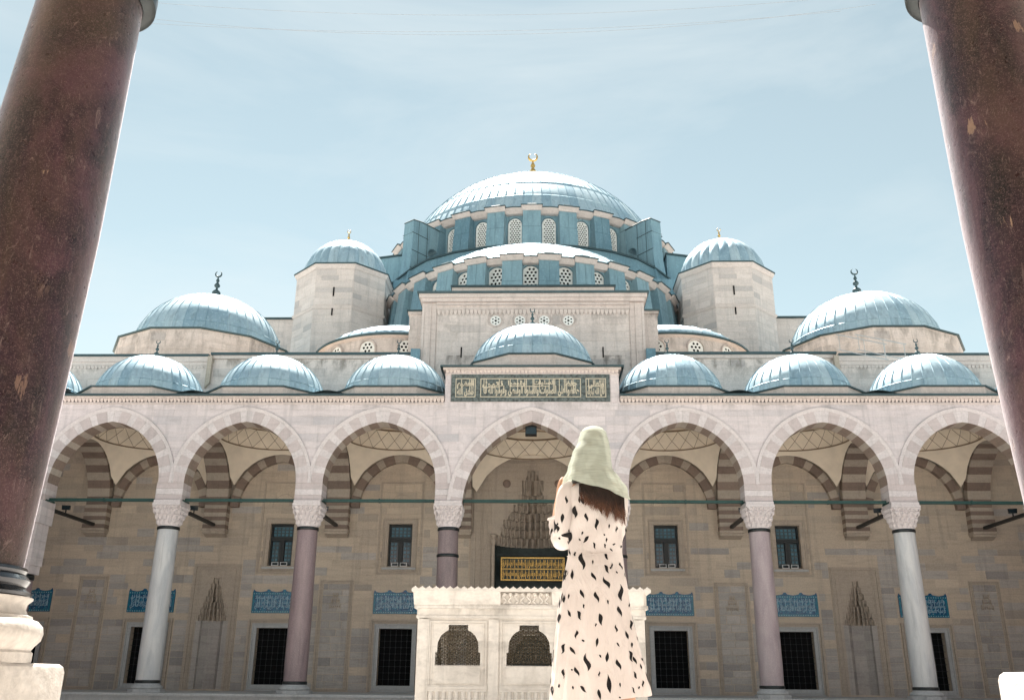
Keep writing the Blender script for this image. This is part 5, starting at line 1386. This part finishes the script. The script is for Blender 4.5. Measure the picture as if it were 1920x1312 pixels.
# ------------------------------------------------------------------ floodlights, hanging lamp, wires, roof rails
def floodlight(x, y, z, tilt, label):
    t = thing('floodlight', label, 'floodlight', (x, y, z), 'floodlights on the cross ties', tilt)
    MB().box(-.03,.03,-.03,.03,0,.14).build('bracket', M['black_iron'], t)
    b = MB().hexa([(-.17,-.12,.12),(.17,-.12,.12),(.17,.10,.16),(-.17,.10,.16),(-.19,-.14,.34),(.19,-.14,.34),(.17,.10,.38),(-.17,.10,.38)]); b.build('housing', M['black_iron'], t)
    MB().quad((-.16,-.136,.15),(.16,-.136,.15),(.175,-.148,.32),(-.175,-.148,.32)).build('lens', M['glass_dark'], t)
FL = {-22.2:'small black floodlight on the tie in the dark bay beside the left foreground pillar', -16.05:'small black floodlight on the cross tie right of the left white column', -9.85:'small black floodlight on the cross tie right of the mauve column', -3.65:'small black floodlight on the cross tie behind the left end of the fountain', 9.85:'small black floodlight on the cross tie left of the pinkish column', 16.05:'small black floodlight on the cross tie left of the right grey white column', 22.2:'small black floodlight on the cross tie beside the right foreground pillar'}
for x, lab in FL.items(): floodlight(x+(.05 if x < 0 else -.05), 3.0, 7.86, .3 if x < 0 else -.3, lab)
hl = thing('hanging_lamp', 'dark box lamp hanging under the crown of the central arch', 'lamp', (-.04, .62, 11.04))
MB().box(-.26,.26,-.2,.2,0,.40).build('housing', M['black_iron'], hl); MB().box(-.22,.22,-.204,-.201,.04,.36).build('lens', M['glass_dark'], hl); MB().tube([(0,0,.4),(0,0,.55)], .03, 8).build('stem', M['black_iron'], hl)
for k, (a, b, mid, lab) in enumerate((((-10.6,-20,17.62),(9.2,-20,17.55),17.0,'thin wire sagging across the sky, uppermost'),((-10.6,-20,17.34),(9.2,-20,17.45),16.62,'thin wire sagging lowest across the sky'),((-10.6,-20,17.40),(8.4,-20,17.5),16.98,'thin wire across the sky between the other two'))):
    m = MB(); pts = []
    for i in range(41):
        t = i/40; x = a[0]+(b[0]-a[0])*t; zl = a[2]+(b[2]-a[2])*t; zm = (a[2]+b[2])/2
        pts.append((x, -20+.3*k, zl-(zm-mid)*4*t*(1-t)))
    tag(m.tube(pts, .004, 5).build('wire', M['wire']), lab, 'wire', 'wires across the courtyard')
for x, lab in ((-22.4,'small black floodlight on the roof between the two leftmost small domes'),(21.9,'small black floodlight on the roof beside the right foreground pillar')):
    t = thing('roof_light', lab, 'floodlight', (x, 1.6, 12.8), 'floodlights on the portico roof')
    MB().box(-.03,.03,-.03,.03,0,.5).box(-.25,.25,-.03,.03,.2,.26).build('post', M['black_iron'], t); MB().box(-.14,.14,-.1,.1,.5,.76).box(-.28,-.12,-.05,.05,.26,.36).build('housing', M['black_iron'], t)
rl = thing('roof_ladder', 'pale metal handrails of a roof stair leaning by the dome near the right end', 'handrail', (16.0, 5.6, 15.9))
for dx in (0, 1.0):
    m = MB().tube([(dx,0,1.95),(dx+2.2,-.9,1.05)],   .028, 6)
    for t in (0.05,.55,.95): m.tube([(dx+2.2*t,-.9*t,1.95-.9*t),(dx+2.2*t,-.9*t,1.1-.9*t)], .02, 5)
    m.tube([(dx,0,1.1),(dx+2.2,-.9,.2)], .025, 6); m.build('rail', M['marble_frame'], rl)

# ------------------------------------------------------------------ the woman
def cloth(name, col, trans, rough=.75, weave=None, var=.05):
    t = NT(name, rough, .2)
    n = t.noise(5, 3); c = t.mix(1.0, col, t.ramp(n, [(.3, 1-var), (.7, 1+var*.3)]), 'MULTIPLY')
    t.l(c, t.b.inputs['Base Color'])
    if weave:
        w = t.noise(weave, 3, .5, (12, 12, 190), .6); t.bump(w, .6, .004)
        c = t.mix(.55, c, t.ramp(w, [(.36, .84), (.6, 1.06)]), 'MULTIPLY'); t.l(c, t.b.inputs['Base Color'])
    else:
        t.bump(t.noise(9, 4, .55, (1,1,.40), .9), .75, .035)
    tr = t.n('ShaderNodeBsdfTranslucent'); t.l(c, tr.inputs[0]); mx = t.n('ShaderNodeMixShader'); mx.inputs[0].default_value = trans
    t.l(t.b.outputs[0], mx.inputs[1]); t.l(tr.outputs[0], mx.inputs[2]); t.l(mx.outputs[0], t.t.nodes['Material Output'].inputs[0]); return t.m
M['dress'] = cloth('dress_crepe', (.76,.70,.675), .20)
def gauze(m):
    # open weave: part of the cloth lets the view through
    nt = m.node_tree; out = nt.nodes['Material Output']; src = out.inputs[0].links[0].from_socket
    tc = nt.nodes.new('ShaderNodeNewGeometry'); mp_ = nt.nodes.new('ShaderNodeVectorMath'); mp_.operation = 'MULTIPLY'; mp_.inputs[1].default_value = (14,14,200); nt.links.new(tc.outputs['Position'], mp_.inputs[0])
    no = nt.nodes.new('ShaderNodeTexNoise'); no.inputs['Scale'].default_value = 1; no.inputs['Detail'].default_value = 3; nt.links.new(mp_.outputs[0], no.inputs['Vector'])
    rp = nt.nodes.new('ShaderNodeValToRGB'); rp.color_ramp.elements[0].position = .35; rp.color_ramp.elements[0].color = (.17,.17,.17,1); rp.color_ramp.elements[1].position = .65; rp.color_ramp.elements[1].color = (.29,.29,.29,1); nt.links.new(no.outputs[0], rp.inputs[0])
    tr = nt.nodes.new('ShaderNodeBsdfTransparent'); mx = nt.nodes.new('ShaderNodeMixShader'); nt.links.new(rp.outputs[0], mx.inputs[0]); nt.links.new(src, mx.inputs[1]); nt.links.new(tr.outputs[0], mx.inputs[2]); nt.links.new(mx.outputs[0], out.inputs[0])
M['scarf'] = cloth('scarf_gauze', (.66,.72,.63), .34, .85, 1.0)
M['leafprint'] = plain('leaf_print', (.012,.011,.012), .7, .2)
M['skin'] = plain('skin', (.58,.34,.23), .5, .35, var=.08)
def hair_mat():
    t = NT('hair', .38, .4); c = t.ramp(t.math('ADD', t.tone(), t.math('MULTIPLY', t.noise(30, 2), .25)), [(.12, (.013,.008,.006)), (.5, (.05,.021,.012)), (1.0, (.22,.088,.042))]); return t.out(c)
M['hair'] = hair_mat()

def skin_body():
    V = []; Eg = []
    def v(p, r, par=None):
        V.append((p, r if isinstance(r, tuple) else (r, r)))
        if par is not None: Eg.append((par, len(V)-1))
        return len(V)-1
    pel = v((0,0,.90), (.115,.095)); sp = v((0,.0,1.05), (.10,.08), pel); ch = v((0,.0,1.22), (.115,.085), sp); nb = v((0,-.005,1.345), (.07,.06), ch)
    nk = v((0,.01,1.42), .048, nb); jw = v((0,.035,1.475), (.058,.062), nk); hd = v((0,.02,1.55), (.076,.09), jw); tp = v((0,.01,1.615), (.06,.07), hd)
    ns = v((0,.112,1.525), .010, hd)
    for s in (-1, 1):
        hip = v((s*.075,0,.83), .085, pel)
        k = v((s*.10,.03,.50) if s > 0 else (-.085,.02,.50), .055, hip); cf = v((s*.135,-.01,.36) if s > 0 else (-.085,-.01,.36), .05, k)
        an = v((.15,-.03,.10) if s > 0 else (-.085,-.03,.10), .033, cf); ft = v((.155,.06,.045) if s > 0 else (-.09,.06,.045), .034, an); v((.16,.135,.028) if s > 0 else (-.095,.135,.028), .024, ft)
        sh = v(((.118 if s > 0 else -.135),-.005,1.325), .05, nb)
        el = v((-.165,.035,1.07) if s < 0 else (.118,.04,1.08), .040, v((-.155,.0,1.20) if s < 0 else (.122,.005,1.20), .043, sh))
        if s < 0: fore, wr, pm = (-.19,.14,1.20), (-.185,.19,1.305), (-.165,.205,1.37)
        else: fore, wr, pm = (.108,.14,1.16), (.095,.22,1.25), (.075,.24,1.31)
        w = v(wr, (.024,.02), v(fore, .034, el)); p = v(pm, (.034,.016), w)
        d = (Vector(pm)-Vector(wr)).normalized(); side = Vector((1,0,0)) if s < 0 else Vector((-1,0,0)); curl = Vector((0,.6,0))+side*.35
        for f, (off, L) in enumerate(((-.03,.062),(-.011,.074),(.009,.070),(.027,.054))):
            b = Vector(pm)+side*off*.8+d*.03
            a1 = b+d*L*.45; a2 = a1+(d+curl*.7).normalized()*L*.33; a3 = a2+(d*.5+curl).normalized()*L*.25
            i1 = v(tuple(b), .0095, p); i2 = v(tuple(a1), .0085, i1); i3 = v(tuple(a2), .008, i2); v(tuple(a3), .007, i3)
        b = Vector(wr).lerp(Vector(pm), .55)+side*.03; a1 = b+(d*.6+side).normalized()*.035; a2 = a1+(d+side*.3).normalized()*.028
        i1 = v(tuple(b), .012, p); i2 = v(tuple(a1), .0095, i1); v(tuple(a2), .008, i2)
    me = bpy.data.meshes.new('person'); me.from_pydata([p for p, r in V], Eg, []); me.materials.append(M['skin'])
    o = bpy.data.objects.new('person', me); COL.objects.link(o)
    o.modifiers.new('Skin', 'SKIN').use_smooth_shade = True
    for i, (p, r) in enumerate(V): me.skin_vertices[0].data[i].radius = r
    me.skin_vertices[0].data[0].use_root = True
    o.modifiers.new('Smooth', 'SUBSURF').render_levels = 2; o.modifiers['Smooth'].levels = 1
    return o
woman = skin_body(); woman.location = (.57, -34.35, .29)
tag(woman, 'woman seen from behind in a cream dress with black leaf print and pale green headscarf', 'person')
hs = MB()       # eyes and lips, turned away from the view
for s in (-1, 1): hs.lathe([(0,-.011),(.009,-.006),(.011,0),(.009,.006),(0,.011)], 10, (s*.03, .098, 1.548))
fe = hs.build('eyes', M['gypsum'], woman, True)
lp = MB(); lp.tube([(-.022,.094,1.487),(-.008,.103,1.490),(.008,.103,1.490),(.022,.094,1.487)], [.003,.0055,.0055,.003], 6); lp.build('lips', plain('lips', (.42,.14,.12), .4), woman, True)
sh = MB()
for s, x in ((-1,-.093),(1,.158)): sh.hexa([(x-.04,-.075,.0),(x+.04,-.075,.0),(x+.048,.18,.0),(x-.048,.18,.0),(x-.038,-.07,.018),(x+.038,-.07,.018),(x+.046,.178,.018),(x-.046,.178,.018)])
sh.build('sandals', M['bd'], woman)

def interp(tab, z):
    for a, b in zip(tab[:-1], tab[1:]):
        if a[0] >= z >= b[0]:
            t = (a[0]-z)/(a[0]-b[0]); t = t*t*(3-2*t)*.5+t*.5
            return [p+(q-p)*t for p, q in zip(a, b)]
    return list(tab[-1] if z < tab[-1][0] else tab[0])
DT = [(1.405,0,.055,.055,.0),(1.385,0,.075,.065,0),(1.36,0,.115,.078,0),(1.33,.0,.150,.090,-.005),(1.28,.005,.152,.097,-.008),(1.20,.012,.146,.098,-.008),(1.10,.006,.140,.095,-.005),(1.0,-.004,.138,.098,0),(.965,-.007,.145,.108,0),(.83,-.007,.168,.130,0),(.70,-.013,.187,.148,0),(.577,-.006,.207,.162,0),(.44,0,.226,.178,0),(.327,.005,.244,.19,0),(.20,.006,.256,.198,0)]
NS, NR = 120, 64
THS = atan2(-.145, -(-.155))      # slit, back left: theta measured from -Y towards +X
def dress_mb():
    m = MB(); rows = []
    for j in range(NR+1):
        row = []
        for i in range(NS+1):
            f = i/NS; th = THS+2*pi*f
            zb = .268+.060*sin(th)+.012*sin(th*3+1)          # hem height
            z = 1.405+(zb-1.405)*j/NR
            c = interp(DT, z); A = max(0, (.98-z))/.75
            op = max(0, (.545-z))*.16
            tt = THS+op+(2*pi-2*op)*f if z < .545 else th
            k = 1+A*(.055*sin(5*tt+.6)+.036*sin(9*tt+2.1+2*z)+.020*sin(14*tt-3*z))+max(0,1-abs(z-.93)/.12)*.012*sin(26*tt)
            wob = .009*sin(23*z+3*th)*max(0, 1-abs(z-1.02)/.16)+.010*sin(31*z-4*th)*max(0, 1-abs(z-1.15)/.15)
            k += wob/ .15
            row.append((c[1]+c[2]*k*sin(tt), c[4]-c[3]*k*cos(tt), z))
        rows.append(row)
    m.grid(rows)
    for s in (-1, 1):
        if s < 0: path = [(-.105,-.005,1.345),(-.137,-.008,1.315),(-.152,-.008,1.24),(-.158,.0,1.16),(-.160,.022,1.10),(-.166,.055,1.078),(-.176,.095,1.10),(-.186,.130,1.15),(-.192,.152,1.20)]
        else: path = [(.100,-.005,1.345),(.122,-.004,1.315),(.125,.0,1.24),(.115,.015,1.16),(.105,.04,1.11),(.10,.065,1.09),(.10,.095,1.11),(.108,.130,1.14),(.104,.155,1.18)]
        rad = [.040,.054,.053,.053,.055,.055,.053,.050,.047]
        P = [Vector(p) for p in path]; fine = []; fr = []
        for a in range(len(P)-1):
            for q in range(5):
                t = q/5; p0, p1, p2, p3 = P[max(a-1,0)], P[a], P[a+1], P[min(a+2,len(P)-1)]
                fine.append(.5*((2*p1)+(-p0+p2)*t+(2*p0-5*p1+4*p2-p3)*t*t+(-p0+3*p1-3*p2+p3)*t**3)); fr.append((rad[a]+(rad[a+1]-rad[a])*t)*(1+.05*sin(len(fine)*1.7)*(1 if a > 2 else .3)))
        fine.append(P[-1]); fr.append(rad[-1])
        m.tube(fine, fr, 24, 0, False)
    return m
dress = dress_mb().build('dress', M['dress'], woman, True)
tm = MB()
def hoop(z, out, r):
    pts = []
    for i in range(61):
        th = 2*pi*i/60; c_ = interp(DT, z+.006*sin(2*th)); pts.append((c_[1]+(c_[2]+out)*sin(th), c_[4]-(c_[3]+out)*cos(th), z+.006*sin(2*th)))
    tm.tube(pts, r, 6, 0, False)
hoop(.985, .0005, .0018); hoop(1.392, .002, .006)
for (p, r) in (((-.192,.152,1.20), .052), ((.104,.155,1.18), .052)): tm.lathe([(r,-.004),(r+.004,0),(r,.006)], 24, p)
tm.build('trim', M['dress'], dress, True)
bv = BVHTree.FromPolygons([v.co.copy() for v in dress.data.vertices], [tuple(p.vertices) for p in dress.data.polygons])
LEAVES = [(-109,992,-109,975),(-73,992,-72,902),(41,990,59,956),(-20,954,-21,930),(37,930,61,887),(77,943,78,917),(69,922,69,909),(97,904,104,889),(-155,913,-157,860),(-124,912,-123,858),(-28,892,-7,848),(31,872,57,812),(148,892,149,862),(115,840,121,755),(-86,808,-67,762),(-13,797,1,742),(44,757,53,735),(-142,789,-144,761),(-166,786,-166,745),(-75,736,-67,715),(162,751,161,727),(99,730,116,678),(-150,712,-134,676),(-103,705,-83,660),(4,692,15,633),(-189,696,-193,650),(-15,646,-15,627),(85,641,84,603),(161,666,170,616),(-108,613,-111,572),(-210,605,-210,567),(133,615,146,573),(-82,571,-73,557),(-7,577,-16,532),(84,556,99,536),(-164,549,-184,502),(-141,536,-116,498),(164,560,164,533),(200,559,213,521),(-64,508,-59,422),(-3,499,8,484),(39,514,32,464),(146,520,166,467),(167,494,184,457),(81,479,99,428),(213,489,216,472),(201,463,209,434),(-226,457,-226,441),(-172,433,-175,387),(-120,444,-100,398),(-134,434,-134,424),(-6,426,-5,399),(35,412,44,325),(165,426,182,391),(93,374,92,351),(210,385,211,352),(-196,367,-195,346),(-227,356,-228,310),(-96,357,-66,328),(-11,344,-4,294),(148,354,169,326),(87,313,91,303),(190,360,190,344),(-244,387,-244,364),(-220,536,-220,525),(-131,357,-130,339),(-147,1291,-149,1247),(-102,1236,-106,1167),(-168,1197,-172,1146),(-83,1285,-78,1245),(-71,1285,-60,1236),(-32,1255,-34,1234),(21,1228,33,1185),(-49,1193,-45,1147),(2,1165,7,1103),(-135,1120,-136,1093),(69,1137,67,1112),(107,1130,107,1097),(-65,1102,-72,1082),(-84,1068,-81,1052),(-36,1076,-66,1041),(53,1068,53,1044),(-16,1044,-2,1009),(40,1038,50,1015),(131,1036,129,1021),(152,1058,156,1018),(69,1015,86,1001),(-108,1000,-110,976),(-186,1081,-183,1067),(159,1174,159,1130),(39,986,58,957),(-193,1152,-199,1134),(43,1088,42,1076),(83,1036,102,1039)]
lm = MB(); lr = random.Random(4)
def leaf(x0, z0, x1, z1, to_world, direction):
    L = math.hypot(x1-x0, z1-z0); n = 8; w = min(.0130, max(.0048, L*.17))*lr.uniform(.85,1.1); bend = lr.uniform(-.16,.16)*L; fat = lr.choice((.35,.42,.55))
    tx, tz = (x1-x0)/max(L,1e-5), (z1-z0)/max(L,1e-5); rows = []
    for i in range(n+1):
        t = i/n; u = t**(.75 if fat < .5 else 1.2); ww = w*(sin(pi*min(1,u))**1.15)
        b = bend*sin(2*pi*t)*.7
        row = []
        for q in (-1, 0, 1):
            x, z = x0+tx*L*t-tz*(b+q*ww), z0+tz*L*t+tx*(b+q*ww)
            h = bv.ray_cast(to_world(x, z), direction)
            if h[0] is None: return
            nn = h[1] if h[1].dot(direction) < 0 else -h[1]
            row.append(tuple(h[0]+nn*.0016))
        rows.append(row)
    ys = [p for r in rows for p in r]
    for a, b in zip(rows[:-1], rows[1:]):
        if (Vector(a[1])-Vector(b[1])).length > L/n*3: return
    lm.grid(rows)
for (a, b, c, d) in LEAVES: leaf(a/1000, b/1000, c/1000, d/1000, lambda x, z: Vector((x, -1, z)), Vector((0,1,0)))
for k in range(95):
    x, z, L = lr.uniform(-.23,.23), lr.uniform(.3,1.28), lr.uniform(.02,.09); leaf(x, z+L/2, x+lr.uniform(-.02,.02), z-L/2, lambda x, z: Vector((x, 1, z)), Vector((0,-1,0)))
for k in range(22):
    for s in (-1, 1):
        y, z, L = lr.uniform(-.06,.1), lr.uniform(.35,1.2), lr.uniform(.02,.08); leaf(y, z+L/2, y+lr.uniform(-.02,.02), z-L/2, lambda y, z, s=s: Vector((s, y, z)), Vector((-s,0,0)))
tag(lm.build('leaf_print', M['leafprint'], dress), kind='stuff')

ST = [(1.682,.005,.004,.004,.012),(1.679,.005,.026,.036,.012),(1.668,.005,.052,.064,.012),(1.645,.005,.071,.086,.012),(1.59,.004,.085,.106,.008),(1.53,-.006,.104,.118,.0),(1.44,-.018,.117,.126,-.008),(1.38,-.012,.147,.136,-.012),(1.33,.000,.166,.142,-.012),(1.22,.026,.168,.15,-.012)]
def scarf_mb():
    m = MB(); rows = []; N = 160; R_ = 80
    for j in range(R_+1):
        row = []
        for i in range(N):
            th = 2*pi*i/N; sx = sin(th); back = cos(th)
            hem = 1.308-.046*sin(th-radians(22))-.010*sin(2*th+.4)+.006*sin(5*th)
            t = j/R_; z = 1.682+(hem-1.682)*t
            c = interp(ST, z); A = min(1, max(0, (1.6-z)/.25))
            k = 1+A*(.030*sin(4*th+2.2+6*z)+.022*sin(7*th+9*z)+.012*sin(17*th-14*z)+.007*sin(62*z+5*th)+.006*sin(95*z-9*th))
            thc = (th+pi) % (2*pi)-pi; drop = 1.62-z
            for (t0, sl, am, wd_) in ((-1.15,1.5,.050,.13),(-.75,2.6,.040,.11),(-.35,3.6,.030,.10),(-1.6,.6,.055,.16),(.55,1.3,.032,.12),(1.05,.7,.045,.16)):
                dd = (thc-(t0+sl*drop))/wd_; k += A*am*math.exp(-dd*dd)
            row.append((c[1]+c[2]*k*sin(th), c[4]-c[3]*k*cos(th), z))
        rows.append(row)
    m.grid(rows, closed=True); return m
gauze(M['scarf'])
scarf = scarf_mb().build('headscarf', M['scarf'], woman, True)
cap_ = MB(); rows = []      # hair on the head, seen faintly through the gauze
for j in range(15):
    z = 1.652-.30*j/14; row = []
    for i in range(28):
        th = -1.9+3.8*i/27; cc = interp(ST, z+.012); k = .86 if z > 1.45 else .80
        row.append((cc[1]+(cc[2]-.012)*k*sin(th), cc[4]-(cc[3]-.014)*k*cos(th), z))
    rows.append(row)
cap_.grid(rows).build('hair_mass', M['hair'], woman, True)
hm = MB(); hr = random.Random(12)
for cl_ in range(46):           # locks of hair gathered towards their tips
    xq = -.070+.222*(cl_+.5)/46+hr.uniform(-.006,.006); u = (xq+.07)/.222
    Lc = (.10+.085*sin(min(1,u*1.2)*pi*.6))*hr.uniform(.70,1.18)+.055
    sway = hr.gauss(0,.016)+.010*(u-.3); wv = hr.uniform(.004,.011); ph = hr.uniform(0,6.28); out = hr.uniform(-.004,.012)
    for k in range(44):
        x = xq+hr.gauss(0,.0085); x = max(-.080, min(.152, x)); f_ = sqrt(max(0.03, 1-((x-.02)/.150)**2))
        y0 = -.010-.122*f_+hr.uniform(0,.020); zr = 1.345-.052*max(0,min(1,(x+.05)/.2)); p0 = Vector((x, y0, zr)); L = (Lc-.035)*.68*hr.uniform(.80,1.05)
        gx = (xq-x)*hr.uniform(.2,.85); wd = hr.uniform(.0010,.0019); n = 7; rows = []; p2 = ph+hr.gauss(0,.35); stray = hr.gauss(0,.012) if hr.random() < .12 else 0
        for i in range(n+1):
            t = i/n; q = p0+Vector((sway*t*t+gx*t*t+wv*sin(p2+6.5*t)*t+stray*t*t, -out*t-.006*sin(3*t)+wv*.7*cos(p2+5*t)*t, -L*t)); w_ = wd*(1-.8*t)
            rows.append([(q.x-w_, q.y, q.z), (q.x, q.y-w_*.8, q.z), (q.x+w_, q.y, q.z)])
        for i in range(n): hm.grid(rows[i:i+2], 0, max(0, (i/n-.40))*1.2+hr.uniform(0,.12))
hm.build('hair', M['hair'], woman, True)
